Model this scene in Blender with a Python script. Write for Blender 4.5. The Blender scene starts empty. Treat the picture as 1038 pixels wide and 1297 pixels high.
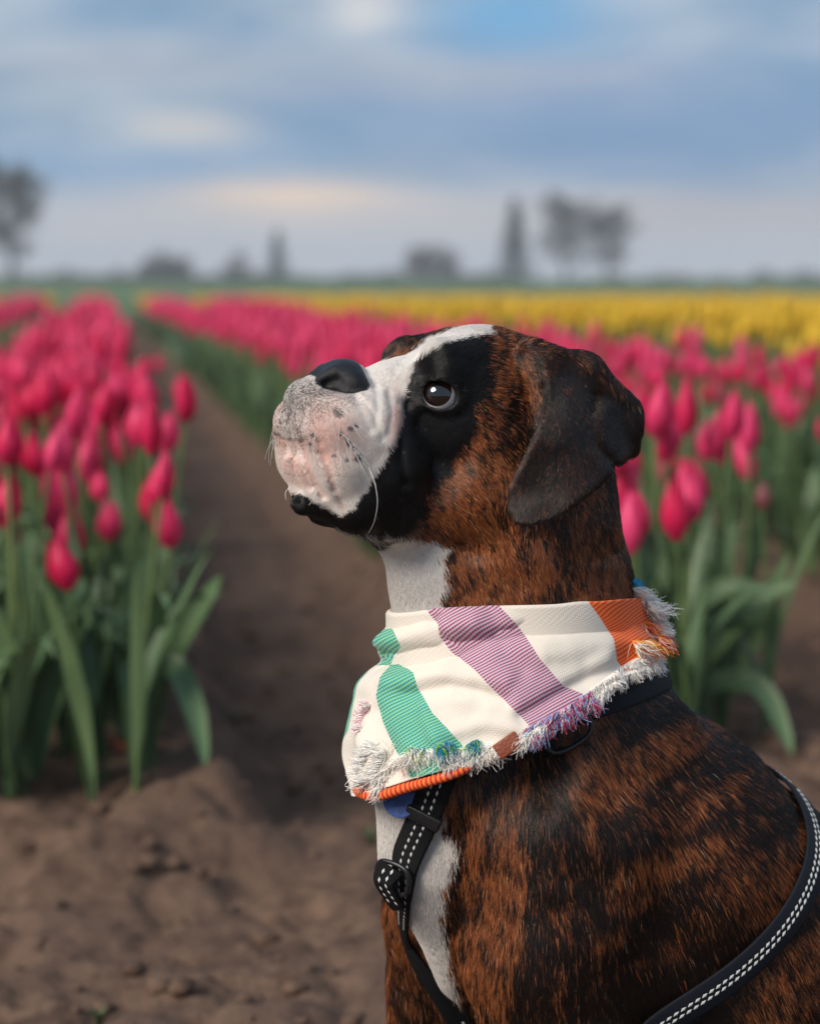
import bpy, bmesh, math
import numpy as np
from mathutils import Vector, Matrix
from mathutils.bvhtree import BVHTree

# ------------------------------------------------------------------ camera, world, sun, exposure
scene = bpy.context.scene
COL = scene.collection
F_PX, IW, IH = 2600.0, 1038.0, 1297.0          # focal length in photo pixels, photo size
HORIZON_Y = 365.0
PITCH = math.atan((IH / 2 - HORIZON_Y) / F_PX)
CAM = np.array([0.0, 0.0, 0.82])
RT = np.array([1.0, 0.0, 0.0])
FW = np.array([0.0, math.cos(PITCH), -math.sin(PITCH)])
UP = np.array([0.0, math.sin(PITCH), math.cos(PITCH)])
DOG_D = 1.625

cam_d = bpy.data.cameras.new('camera')
cam_o = bpy.data.objects.new('camera', cam_d)
COL.objects.link(cam_o)
cam_o.location = CAM
cam_o.rotation_euler = (math.pi / 2 - PITCH, 0, 0)
cam_d.sensor_fit = 'VERTICAL'
cam_d.sensor_height = 36.0
cam_d.sensor_width = 36.0 * IW / IH
cam_d.lens = 36.0 * F_PX / IH
cam_d.clip_start, cam_d.clip_end = 0.05, 6000
cam_d.dof.use_dof = True
cam_d.dof.focus_distance = 1.56
cam_d.dof.aperture_fstop = 4.1
scene.camera = cam_o
scene.render.engine = 'CYCLES'
scene.cycles.use_denoising = True
scene.cycles.max_bounces = 6
scene.cycles.diffuse_bounces = 3
scene.cycles.glossy_bounces = 2
scene.cycles.transmission_bounces = 3
scene.cycles.transparent_max_bounces = 6
scene.cycles.caustics_reflective = False
scene.cycles.caustics_refractive = False
scene.view_settings.view_transform = 'Standard'
scene.view_settings.look = 'None'
scene.view_settings.gamma = 1.0
scene.view_settings.exposure = 0.0

SUN_EL, SUN_AZ = math.radians(38), math.radians(228)   # azimuth clockwise from +Y: behind the camera, to its left
sun_d = bpy.data.lights.new('sun', 'SUN')
sun_d.energy = 4.0
sun_d.angle = math.radians(28)
sun_d.color = (1.0, 0.91, 0.79)
sun_o = bpy.data.objects.new('sun', sun_d)
COL.objects.link(sun_o)
sv = Vector((math.sin(SUN_AZ) * math.cos(SUN_EL), math.cos(SUN_AZ) * math.cos(SUN_EL), math.sin(SUN_EL)))
sun_o.rotation_euler = sv.to_track_quat('Z', 'Y').to_euler()
sun_o.location = sv * 30

world = bpy.data.worlds.new('World')
scene.world = world
world.use_nodes = True


class NT:
    """small helper for writing node trees"""
    def __init__(self, tree):
        self.t = tree
        tree.nodes.clear()

    def n(self, kind, props=None, **inp):
        nd = self.t.nodes.new(kind)
        for k, v in (props or {}).items():
            setattr(nd, k, v)
        for k, v in inp.items():
            key = int(k[1:]) if k[0] == 'i' and k[1:].isdigit() else k.replace('_', ' ')
            s = nd.inputs[key]
            if isinstance(v, bpy.types.NodeSocket):
                self.t.links.new(v, s)
            elif isinstance(v, bpy.types.Node):
                self.t.links.new(v.outputs[0], s)
            else:
                s.default_value = v
        return nd

    def math(self, op, a, b=0.0, c=0.0, clamp=False):
        return self.n('ShaderNodeMath', {'operation': op, 'use_clamp': clamp}, i0=a, i1=b, i2=c).outputs[0]

    def vmath(self, op, a, b=(0, 0, 0)):
        return self.n('ShaderNodeVectorMath', {'operation': op}, i0=a, i1=b).outputs[0]

    def mix(self, f, a, b, blend='MIX'):
        nd = self.t.nodes.new('ShaderNodeMix')
        nd.data_type = 'RGBA'
        nd.blend_type = blend
        for s, v in ((nd.inputs[0], f), (nd.inputs[6], a), (nd.inputs[7], b)):
            if isinstance(v, bpy.types.NodeSocket):
                self.t.links.new(v, s)
            else:
                s.default_value = v if not (isinstance(v, tuple) and len(v) == 3) else (*v, 1)
        return nd.outputs[2]

    def ramp(self, f, stops, interp='EASE'):
        nd = self.t.nodes.new('ShaderNodeValToRGB')
        nd.color_ramp.interpolation = interp
        e = nd.color_ramp.elements
        while len(e) < len(stops):
            e.new(0.5)
        for el, (p, c) in zip(e, stops):
            el.position = p
            el.color = (c, c, c, 1) if isinstance(c, (int, float)) else (*c, 1)
        self.t.links.new(f, nd.inputs[0])
        return nd.outputs[0]

    def noise(self, vec, scale, detail=3.0, rough=0.5, dist=0.0):
        return self.n('ShaderNodeTexNoise', Vector=vec, Scale=scale, Detail=detail, Roughness=rough, Distortion=dist).outputs[0]


w = NT(world.node_tree)
sky = w.n('ShaderNodeTexSky', {'sky_type': 'NISHITA', 'sun_disc': False, 'sun_elevation': SUN_EL,
                               'sun_rotation': SUN_AZ, 'altitude': 60.0, 'air_density': 1.0,
                               'dust_density': 1.6, 'ozone_density': 2.2})
clear = w.n('ShaderNodeVectorMath', {'operation': 'SCALE'}, i0=sky, Scale=0.085).outputs[0]
dirn = w.n('ShaderNodeTexCoord').outputs['Generated']
sep = w.n('ShaderNodeSeparateXYZ', i0=dirn)
az = w.math('ARCTAN2', sep.outputs[0], sep.outputs[1])
el = sep.outputs[2]
# streaky stratus: cloud detail drawn out level with the horizon
sheet = w.vmath('MULTIPLY', dirn, (1.0, 1.0, 3.6))
n_big = w.noise(w.vmath('ADD', sheet, (3.1, 7.4, 0.6)), 4.5, 3.0, 0.5, 0.5)
n_mid = w.noise(w.vmath('ADD', sheet, (1.7, 2.2, 4.0)), 10.0, 4.0, 0.5, 0.5)
n_wsp = w.noise(w.vmath('MULTIPLY', dirn, (1.0, 1.0, 7.0)), 16.0, 4.0, 0.55, 0.6)
cover = w.ramp(n_big, [(0.30, 0.62), (0.60, 0.96)])
cloud = w.mix(w.ramp(n_mid, [(0.30, 0.0), (0.72, 1.0)]), (0.220, 0.365, 0.545), (0.455, 0.550, 0.66))
full = w.mix(cover, clear, cloud)


def bank(a0, e0, wa, we, colour, amount, rough=1.0):
    """one bank of cloud (or gap) around azimuth a0 and elevation e0"""
    global full
    jit = w.math('MULTIPLY', w.math('SUBTRACT', n_wsp, 0.5), 1.6 * rough)
    u = w.math('DIVIDE', w.math('SUBTRACT', az, a0), wa)
    v = w.math('ADD', w.math('DIVIDE', w.math('SUBTRACT', el, e0), we), jit)
    r2 = w.math('ADD', w.math('MULTIPLY', u, u), w.math('MULTIPLY', v, v))
    g = w.math('MULTIPLY', w.math('EXPONENT', w.math('MULTIPLY', r2, -1.0)), amount, clamp=True)
    full = w.mix(g, full, colour)


# pale haze of cloud along the whole horizon, then the single banks
low = w.ramp(w.math('ABSOLUTE', el), [(0.0, 1.0), (0.035, 0.85), (0.060, 0.0)])
full = w.mix(w.math('MULTIPLY', low, 0.80), full, w.mix(n_wsp, (0.52, 0.58, 0.65), (0.66, 0.64, 0.64)))
bank(0.13, 0.074, 0.17, 0.030, (0.180, 0.315, 0.550), 0.75)
bank(-0.12, 0.056, 0.08, 0.012, (0.27, 0.43, 0.64), 0.6)
bank(0.05, 0.128, 0.045, 0.018, (0.19, 0.45, 0.74), 0.85)
bank(-0.04, 0.034, 0.14, 0.012, (0.66, 0.60, 0.57), 0.55)
bank(-0.055, 0.0445, 0.048, 0.0075, (0.92, 0.72, 0.56), 0.90, 0.5)
bank(-0.108, 0.076, 0.030, 0.0090, (0.70, 0.66, 0.62), 0.7)
bank(-0.022, 0.133, 0.020, 0.016, (0.72, 0.72, 0.74), 0.85)
bank(-0.13, 0.105, 0.09, 0.012, (0.51, 0.51, 0.56), 0.45)
bank(0.03, 0.100, 0.09, 0.012, (0.47, 0.48, 0.56), 0.5)
bank(0.13, 0.036, 0.10, 0.010, (0.50, 0.46, 0.47), 0.6)
w.n('ShaderNodeOutputWorld', Surface=w.n('ShaderNodeBackground', Color=full, Strength=1.0))

# ------------------------------------------------------------------ helpers
rng = np.random.default_rng(11)


def unit(v):
    v = np.asarray(v, float)
    return v / np.maximum(np.linalg.norm(v, axis=-1, keepdims=True), 1e-12)


def ray(px, py):
    px, py = np.asarray(px, float), np.asarray(py, float)
    return FW + ((px - IW / 2) / F_PX)[..., None] * RT - ((py - IH / 2) / F_PX)[..., None] * UP


def proj(P):
    d = P - CAM
    z = d @ FW
    return IW / 2 + F_PX * (d @ RT) / z, IH / 2 - F_PX * (d @ UP) / z


def on_height(px, py, z):
    """where the view ray through a photo pixel meets the height z"""
    d = ray(px, py)
    t = (z - CAM[2]) / d[..., 2]
    return CAM + d * t[..., None]


def _hash(ix, iy, iz, seed):
    h = (ix * 374761393 + iy * 668265263 + iz * 2147483647 + seed * 974711) & 0x7fffffff
    h = ((h ^ (h >> 13)) * 1274126177) & 0x7fffffff
    return ((h ^ (h >> 16)) & 0xffff) / 65535.0


def vnoise(x, y, z=None, seed=0):
    """value noise, 0..1"""
    if z is None:
        z = np.zeros_like(x)
    ix, iy, iz = (np.floor(a).astype(np.int64) for a in (x, y, z))
    fx, fy, fz = x - ix, y - iy, z - iz
    fx, fy, fz = (a * a * (3 - 2 * a) for a in (fx, fy, fz))
    r = 0
    for dz in (0, 1):
        wz = fz if dz else 1 - fz
        if dz and not np.any(fz):
            continue
        for dy in (0, 1):
            wy = fy if dy else 1 - fy
            for dx in (0, 1):
                wx = fx if dx else 1 - fx
                r = r + _hash(ix + dx, iy + dy, iz + dz, seed) * wx * wy * wz
    return r


def fbm(x, y, z=None, oct=4, seed=0, gain=0.5):
    a, s, r = 1.0, 0.0, 0.0
    for k in range(oct):
        f = 2.0 ** k
        r = r + a * vnoise(x * f + 17.3 * k, y * f + 5.1 * k, None if z is None else z * f, seed + k)
        s += a
        a *= gain
    return r / s


def mesh_np(name, V, Fq, mat=None, smooth=True):
    """mesh from numpy vertices and an (n,3) or (n,4) face array, or a list of such arrays"""
    Fs = Fq if isinstance(Fq, list) else [Fq]
    me = bpy.data.meshes.new(name)
    V = np.ascontiguousarray(V, np.float32)
    me.vertices.add(len(V))
    me.vertices.foreach_set('co', V.ravel())
    nl = sum(f.size for f in Fs)
    me.loops.add(nl)
    me.loops.foreach_set('vertex_index', np.concatenate([f.ravel() for f in Fs]).astype(np.int32))
    tot = np.concatenate([np.full(len(f), f.shape[1], np.int32) for f in Fs])
    st = np.concatenate([[0], np.cumsum(tot)[:-1]]).astype(np.int32)
    me.polygons.add(len(tot))
    me.polygons.foreach_set('loop_start', st)
    me.polygons.foreach_set('loop_total', tot)
    me.polygons.foreach_set('use_smooth', np.full(len(tot), smooth))
    me.update(calc_edges=True)
    me.validate()
    if mat:
        me.materials.append(mat)
    return me


def add(name, me, parent=None, label=None, cat=None, group=None, kind=None):
    o = bpy.data.objects.new(name, me)
    COL.objects.link(o)
    if parent is not None:
        o.parent = parent
    tag(o, label, cat, group, kind)
    return o


def tag(o, label=None, cat=None, group=None, kind=None):
    for k, v in (('label', label), ('category', cat), ('group', group), ('kind', kind)):
        if v:
            o[k] = v
    return o


def attr(me, name, data, typ='FLOAT_COLOR', dom='POINT'):
    a = me.attributes.new(name, typ, dom)
    if typ == 'FLOAT_COLOR':
        d = np.ones((len(data), 4), np.float32)
        d[:, :data.shape[1]] = data
        a.data.foreach_set('color', d.ravel())
    elif typ == 'FLOAT':
        a.data.foreach_set('value', np.ascontiguousarray(data, np.float32))
    return a


def material(name):
    m = bpy.data.materials.new(name)
    m.use_nodes = True
    return m, NT(m.node_tree)


def finish(t, bsdf, disp=None):
    t.n('ShaderNodeOutputMaterial', Surface=bsdf)


def simple_mat(name, col, rough=0.6, metal=0.0, var=0.15, scale=40.0, bump=0.0, bscale=200.0, spec=0.5, sub=0.0):
    m, t = material(name)
    co = t.n('ShaderNodeTexCoord').outputs['Object']
    nz = t.noise(co, scale, 4.0, 0.6)
    c = t.mix(nz, tuple(max(0, a * (1 - var)) for a in col), tuple(a * (1 + var) for a in col))
    b = t.n('ShaderNodeBsdfPrincipled', Base_Color=c, Roughness=rough, Metallic=metal)
    b.inputs['Specular IOR Level'].default_value = spec
    if bump:
        bn = t.n('ShaderNodeBump', Strength=bump, Distance=0.002, Height=t.noise(co, bscale, 3.0))
        t.t.links.new(bn.outputs[0], b.inputs['Normal'])
    finish(t, b)
    return m


def grid_faces(nu, nv, wrap=False):
    """quads of an nu x nv vertex grid, index i*nv+j"""
    I = np.arange(nu if wrap else nu - 1)
    J = np.arange(nv - 1)
    i, j = np.meshgrid(I, J, indexing='ij')
    i2 = (i + 1) % nu
    return np.stack([i * nv + j, i2 * nv + j, i2 * nv + j + 1, i * nv + j + 1], -1).reshape(-1, 4)


def tube(path, radius, sides=6, cap=True):
    """vertices and faces of a tube along a path; radius scalar or per point"""
    P = np.asarray(path, float)
    n = len(P)
    R = np.broadcast_to(np.asarray(radius, float), (n,))
    T = unit(np.gradient(P, axis=0))
    ref = np.array([0, 0, 1.0]) if abs(T[:, 2]).mean() < 0.8 else np.array([1.0, 0, 0])
    A = unit(np.cross(T, ref))
    B = np.cross(T, A)
    th = np.arange(sides) * 2 * math.pi / sides
    V = P[:, None] + R[:, None, None] * (np.cos(th)[None, :, None] * A[:, None] + np.sin(th)[None, :, None] * B[:, None])
    V = V.reshape(-1, 3)
    i, j = np.meshgrid(np.arange(n - 1), np.arange(sides), indexing='ij')
    j2 = (j + 1) % sides
    Fq = np.stack([i * sides + j, i * sides + j2, (i + 1) * sides + j2, (i + 1) * sides + j], -1).reshape(-1, 4)
    return V, Fq


class Join:
    """collects pieces of quads into one mesh"""
    def __init__(self):
        self.V, self.F, self.C, self.n = [], [], [], 0

    def add(self, V, Fq, col=None):
        self.V.append(V)
        self.F.append(Fq + self.n)
        self.n += len(V)
        if col is not None:
            self.C.append(np.broadcast_to(np.asarray(col, float), (len(V), 3)))

    def mesh(self, name, mat, smooth=True):
        me = mesh_np(name, np.concatenate(self.V), np.concatenate(self.F), mat, smooth)
        if self.C:
            attr(me, 'tint', np.concatenate(self.C))
        return me


def catmull(P, n, closed=False):
    """n points on a Catmull-Rom curve through the rows of P"""
    P = np.asarray(P, float)
    m = len(P)
    t = np.linspace(0, m if closed else m - 1, n, endpoint=not closed)
    k = np.minimum(t.astype(int), (m - 1) if closed else (m - 2))
    f = (t - k).reshape((-1,) + (1,) * (P.ndim - 1))
    ix = (lambda q: P[q % m]) if closed else (lambda q: P[np.clip(q, 0, m - 1)])
    a, b, c, d = ix(k - 1), ix(k), ix(k + 1), ix(k + 2)
    return 0.5 * (2 * b + (c - a) * f + (2 * a - 5 * b + 4 * c - d) * f ** 2 + (3 * b - a - 3 * c + d) * f ** 3)


def poly_sd(px, py, poly):
    """signed distance (negative inside) to a polygon, in its own units"""
    poly = np.asarray(poly, float)
    d = np.full(px.shape, 1e18)
    ins = np.zeros(px.shape, bool)
    for (x0, y0), (x1, y1) in zip(poly, np.roll(poly, -1, 0)):
        ex, ey = x1 - x0, y1 - y0
        wx, wy = px - x0, py - y0
        t = np.clip((wx * ex + wy * ey) / (ex * ex + ey * ey + 1e-12), 0, 1)
        d = np.minimum(d, (wx - ex * t) ** 2 + (wy - ey * t) ** 2)
        c = ((y0 <= py) != (y1 <= py))
        if ey != 0:
            ins ^= c & (px < x0 + (py - y0) / ey * ex)
    return np.where(ins, -1, 1) * np.sqrt(d)


def line_d(px, py, pts):
    pts = np.asarray(pts, float)
    d = np.full(px.shape, 1e18)
    for (x0, y0), (x1, y1) in zip(pts[:-1], pts[1:]):
        ex, ey = x1 - x0, y1 - y0
        t = np.clip(((px - x0) * ex + (py - y0) * ey) / (ex * ex + ey * ey + 1e-12), 0, 1)
        d = np.minimum(d, (px - x0 - ex * t) ** 2 + (py - y0 - ey * t) ** 2)
    return np.sqrt(d)


def bm_mesh0(bm, name, mat):
    me = bpy.data.meshes.new(name)
    bm.to_mesh(me)
    bm.free()
    me.materials.append(mat)
    return me

# ------------------------------------------------------------------ field: soil with raised beds, meadow behind
PSI = math.atan((130.0 - IW / 2) / F_PX)                    # the rows run towards photo column 130
RD2 = np.array([math.sin(PSI), math.cos(PSI)])
RL2 = np.array([math.cos(PSI), -math.sin(PSI)])
BED_H, BED_W = .10, .50


def row_sq(x, y):
    return x * RD2[0] + y * RD2[1], x * RL2[0] + y * RL2[1]


def bed_start(k):
    return 2.92 if k <= 0 else (2.98 if k == 1 else 3.3)


def rise(d):
    return 1.08 * sstep_(44, 130, d)


def sstep_(a, b, x):
    t_ = np.clip((x - a) / (b - a), 0, 1)
    return t_ * t_ * (3 - 2 * t_)


def soil_z(x, y, detail=True):
    s, q = row_sq(x, y)
    k = np.floor(q + .05 + .5)
    off = np.abs(q + .05 - k)
    st = np.where(k <= 0, 2.86, 2.92) + .10 * (vnoise(q * 5, q * 0, seed=4) - .5)
    bed = sstep_(BED_W / 2 + .10, BED_W / 2 - .06, off) * sstep_(st - .16, st + .10, s) * sstep_(45, 41, s)
    z = BED_H * bed + rise(np.hypot(x, y))
    if detail:
        fade = sstep_(30, 10, np.hypot(x, y))
        n1 = fbm(x * 4, y * 4, oct=3, seed=1) - .5
        n2 = fbm(x * 15, y * 15, oct=4, seed=2, gain=.6) - .5
        ridge = 1 - np.abs(2 * fbm(x * 7 + 3, y * 7, oct=3, seed=7) - 1)
        n3 = fbm(x * 60, y * 60, oct=3, seed=9, gain=.6) - .5
        z = z + fade * (.060 * n1 + .030 * n2 - .020 * ridge ** 4 + .009 * n3)
    return z


m_soil, t = material('soil')
co = t.n('ShaderNodeTexCoord').outputs['Object']
n1 = t.noise(co, 3.2, 6.0, .6)
n2 = t.noise(co, 22.0, 6.0, .65)
n3 = t.noise(co, 140.0, 4.0, .6)
cs0 = t.mix(t.ramp(n2, [(.32, 0.0), (.68, 1.0)]), (.066, .040, .029), (.210, .131, .091))
cs0 = t.mix(t.ramp(n1, [(.35, 0.0), (.7, 1.0)]), cs0, (.160, .100, .072))
cs0 = t.mix(t.math('MULTIPLY', n3, .45), cs0, (.036, .023, .019))
bmp = t.n('ShaderNodeBump', Strength=.8, Distance=.012, Height=t.math('ADD', n2, t.math('MULTIPLY', n3, .4)))
b = t.n('ShaderNodeBsdfPrincipled', Base_Color=cs0, Roughness=.92, Normal=bmp)
b.inputs['Specular IOR Level'].default_value = .2
finish(t, b)


def spread(lo, a, b_, hi, fine, grow):
    mid = np.arange(a, b_, fine)
    up, st = [b_], fine
    while up[-1] < hi:
        st *= grow
        up.append(up[-1] + st)
    dn, st = [a], fine
    while dn[-1] > lo:
        st *= grow
        dn.append(dn[-1] - st)
    return np.concatenate([dn[:0:-1], mid, up])


gx = spread(-700, -1.0, 1.35, 700, .009, 1.07)
gy = spread(-140, 1.0, 4.2, 730, .009, 1.05)
XX, YY = np.meshgrid(gx, gy, indexing='ij')
ZZ = soil_z(XX.ravel(), YY.ravel())
soil = add('soil_ground', mesh_np('soil_ground', np.stack([XX.ravel(), YY.ravel(), ZZ], -1), grid_faces(len(gx), len(gy)), m_soil), None,
           'bare brown tilled soil of the tulip field', None, None, 'structure')

m_meadow, t = material('meadow_grass')
co = t.n('ShaderNodeTexCoord').outputs['Object']
gcol = t.mix(t.noise(t.vmath('MULTIPLY', co, (.02, .12, 1.0)), 1.0, 5.0, .6), (.060, .110, .040), (.105, .160, .060))
gcol = t.mix(t.noise(co, 1.5, 4.0), gcol, (.070, .125, .045))
b = t.n('ShaderNodeBsdfPrincipled', Base_Color=gcol, Roughness=.9)
finish(t, b)
mx = np.concatenate([-np.geomspace(690, 60, 30), np.linspace(-55, 55, 90), np.geomspace(60, 690, 30)])
my = np.concatenate([np.linspace(43, 160, 95), np.geomspace(165, 725, 40)])
XX, YY = np.meshgrid(mx, my, indexing='ij')
ZZ = rise(np.hypot(XX, YY)).ravel() + .05 + .06 * sstep_(45, 52, YY.ravel()) + .12 * fbm(XX.ravel() / 9, YY.ravel() / 9, oct=3, seed=12)
add('meadow', mesh_np('meadow', np.stack([XX.ravel(), YY.ravel(), ZZ], -1), grid_faces(len(mx), len(my)), m_meadow), None,
    'green meadow beyond the tulip rows', None, None, 'structure')

# clods and crumbs on the soil
def lump(seed, n_=2):
    bm = bmesh.new()
    bmesh.ops.create_icosphere(bm, subdivisions=n_, radius=1.0)
    V = np.array([v.co[:] for v in bm.verts])
    Fc = np.array([[v.index for v in f.verts] for f in bm.faces])
    bm.free()
    r = .62 + .75 * fbm(V[:, 0] * 1.6 + seed, V[:, 1] * 1.6, V[:, 2] * 1.6, oct=2, seed=seed)
    return V * r[:, None], Fc


lumps = [lump(s_, 2) for s_ in range(6)]
jv, jf, nn = [], [], 0
for i in range(1900):
    y = 1.3 + 4.5 * rng.random() ** 1.4
    x = y * rng.uniform(-.24, .24)
    r = .0025 + .017 * rng.random() ** 4
    V, Fc = lumps[i % 6]
    a = rng.random() * 6.28
    R_ = np.array([[math.cos(a), -math.sin(a), 0], [math.sin(a), math.cos(a), 0], [0, 0, 1]])
    z = float(soil_z(np.array([x]), np.array([y]))[0])
    V = (V * np.array([1, .8, .6]) * r) @ R_.T + np.array([x, y, z + r * .25])
    jv.append(V)
    jf.append(Fc + nn)
    nn += len(V)
add('soil_clods', mesh_np('soil_clods', np.concatenate(jv), np.concatenate(jf), m_soil), None, 'small clods of brown soil scattered on the ground', None, None, 'stuff')

# ------------------------------------------------------------------ tulips
def petal(theta, h, wid, tip, open_, nu=7, nv=5):
    """one petal of a closed tulip: a cupped patch around angle theta"""
    u = np.linspace(0, 1, nu)
    prof = np.interp(u, [0, .12, .32, .55, .78, .92, 1], [.30, .76, 1.0, .90, .60, .30, .10 + open_])
    half = np.interp(u, [0, .12, .35, .6, .8, .93, 1], [.30, .60, .70, .60, .40, .20, .02])
    V = []
    for ui, p_, hw in zip(u, prof, half):
        for w_ in np.linspace(-1, 1, nv):
            a = theta + hw * w_ * 1.05
            r = wid * p_ * (1 - .07 * w_ * w_)
            V.append((r * math.cos(a), r * math.sin(a), h * (ui ** .95) - h * .03 * w_ * w_ * ui))
    return np.array(V), grid_faces(nu, nv)


def bloom(h, wid, open_, seed, six=True):
    r = np.random.default_rng(seed)
    j = Join()
    for i in range(6):
        inner = i % 2
        V, Fq = petal(i * math.pi / 3 + r.normal(0, .06), h * (1.0 if not inner else .97) * r.uniform(.95, 1.04), wid * (1.06 if not inner else .84) * r.uniform(.94, 1.07), 0, open_ * r.uniform(.3, 1.4))
        j.add(V, Fq)
    return np.concatenate(j.V), np.concatenate(j.F)


def leaf_shape(L, wid, arch, twist, seed, nu=10, nv=3, droop=0.0):
    """channelled tulip leaf leaving the base along +x"""
    u = np.linspace(0, 1, nu)
    ang0 = math.radians(84)
    ang = ang0 - arch * u ** 1.6 - droop * np.clip(u - .55, 0, 1) * 5.0
    dx, dz = np.cos(ang), np.sin(ang)
    X = np.concatenate([[0], np.cumsum((dx[1:] + dx[:-1]) / 2)]) * L / (nu - 1)
    Z = np.concatenate([[0], np.cumsum((dz[1:] + dz[:-1]) / 2)]) * L / (nu - 1)
    wd = wid * np.interp(u, [0, .15, .4, .7, .9, 1], [.30, .62, 1.0, .78, .36, .02])
    V = []
    for i in range(nu):
        tw = twist * u[i]
        for w_ in np.linspace(-1, 1, nv):
            off = wd[i] * .5 * w_
            cup = wd[i] * .22 * w_ * w_ * (1 - .5 * u[i])
            V.append((X[i] - dz[i] * cup + off * math.sin(tw) * .4, off * math.cos(tw), Z[i] + dx[i] * cup + off * math.sin(tw) * .6))
    return np.array(V), grid_faces(nu, nv)


def stem_shape(h, lean, seed):
    r = np.random.default_rng(seed)
    u = np.linspace(0, 1, 6)
    a = r.random() * 6.28
    bend = lean * u ** 2
    return np.stack([bend * math.cos(a), bend * math.sin(a), h * u], -1)


def petal_mat(name, base, tip, rand_from_object):
    m, t = material(name)
    co = t.n('ShaderNodeTexCoord').outputs['Object']
    if rand_from_object:
        rnd = t.n('ShaderNodeObjectInfo').outputs['Random']
    else:
        rnd = t.n('ShaderNodeAttribute', {'attribute_name': 'rnd'}).outputs[2]
    vein = t.noise(t.vmath('MULTIPLY', co, (1.0, 1.0, .16)), 260.0, 3.0, .6)
    c_ = t.mix(rnd, base, tip)
    c_ = t.mix(t.math('MULTIPLY', vein, .5), c_, tuple(a * .45 for a in base))
    d = t.n('ShaderNodeBsdfPrincipled', Base_Color=c_, Roughness=.42)
    d.inputs['Specular IOR Level'].default_value = .3
    tr = t.n('ShaderNodeBsdfTranslucent', Color=c_)
    mixs = t.n('ShaderNodeMixShader', i0=.28)
    t.t.links.new(d.outputs[0], mixs.inputs[1])
    t.t.links.new(tr.outputs[0], mixs.inputs[2])
    finish(t, mixs)
    return m


def leaf_mat(name, a, b_, rand_from_object):
    m, t = material(name)
    co = t.n('ShaderNodeTexCoord').outputs['Object']
    rnd = t.n('ShaderNodeObjectInfo').outputs['Random'] if rand_from_object else t.n('ShaderNodeAttribute', {'attribute_name': 'rnd'}).outputs[2]
    c_ = t.mix(rnd, a, b_)
    c_ = t.mix(t.math('MULTIPLY', t.noise(t.vmath('MULTIPLY', co, (3.0, 3.0, .5)), 60.0, 3.0), .5), c_, tuple(q_ * .6 for q_ in a))
    d = t.n('ShaderNodeBsdfPrincipled', Base_Color=c_, Roughness=.46)
    d.inputs['Specular IOR Level'].default_value = .4
    tr = t.n('ShaderNodeBsdfTranslucent', Color=c_)
    mixs = t.n('ShaderNodeMixShader', i0=.18)
    t.t.links.new(d.outputs[0], mixs.inputs[1])
    t.t.links.new(tr.outputs[0], mixs.inputs[2])
    finish(t, mixs)
    return m


PINK_A, PINK_B = (.82, .014, .100), (.97, .085, .250)
YEL_A, YEL_B = (.84, .48, .015), (.92, .64, .045)
m_pink_o, m_pink_s = petal_mat('pink_petal', PINK_A, PINK_B, True), petal_mat('pink_petal_field', PINK_A, PINK_B, False)
m_yel_o, m_yel_s = petal_mat('yellow_petal', YEL_A, YEL_B, True), petal_mat('yellow_petal_field', YEL_A, YEL_B, False)
m_bud_o = petal_mat('bud_petal', (.30, .115, .110), (.42, .10, .125), True)
m_leaf_o, m_leaf_s = leaf_mat('tulip_leaf', (.098, .180, .085), (.175, .270, .120), True), leaf_mat('tulip_leaf_field', (.098, .180, .085), (.175, .270, .120), False)
m_stem_o, m_stem_s = leaf_mat('tulip_stem', (.120, .190, .070), (.19, .26, .095), True), leaf_mat('tulip_stem_field', (.120, .190, .070), (.19, .26, .095), False)

blooms = [bloom(.078, .0178, .14, 1), bloom(.070, .0200, .26, 2), bloom(.084, .0160, .06, 3), bloom(.070, .0190, .55, 4)]
buds = [bloom(.058, .0145, 0, 5), bloom(.050, .0130, 0, 6)]
stems = [(h, stem_shape(h, l_, i)) for i, (h, l_) in enumerate(((.36, .02), (.40, .04), (.44, .03), (.48, .05), (.52, .03)))]
leaves = [leaf_shape(L, w_, ar, tw, 0, droop=dr) for L, w_, ar, tw, dr in ((.36, .036, .45, .3, 0), (.32, .042, .75, -.5, 0), (.40, .031, .35, .2, 0),
                                                                          (.30, .046, 1.2, .6, 0), (.38, .038, .9, -.2, .5), (.28, .028, .3, 0, 0))]


def meshes(kind, shapes, mat):
    return [mesh_np(kind, V, Fq, mat) for V, Fq in shapes]


me_bloom = {'pink': meshes('bloom', blooms, m_pink_o), 'yellow': meshes('bloom', blooms, m_yel_o), 'bud': meshes('bloom', buds, m_bud_o)}
me_stem = [mesh_np('stem', *tube(P_, np.linspace(.0042, .0032, 6), 6), m_stem_o) for h, P_ in stems]
me_leaf = meshes('leaf', leaves, m_leaf_o)

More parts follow.
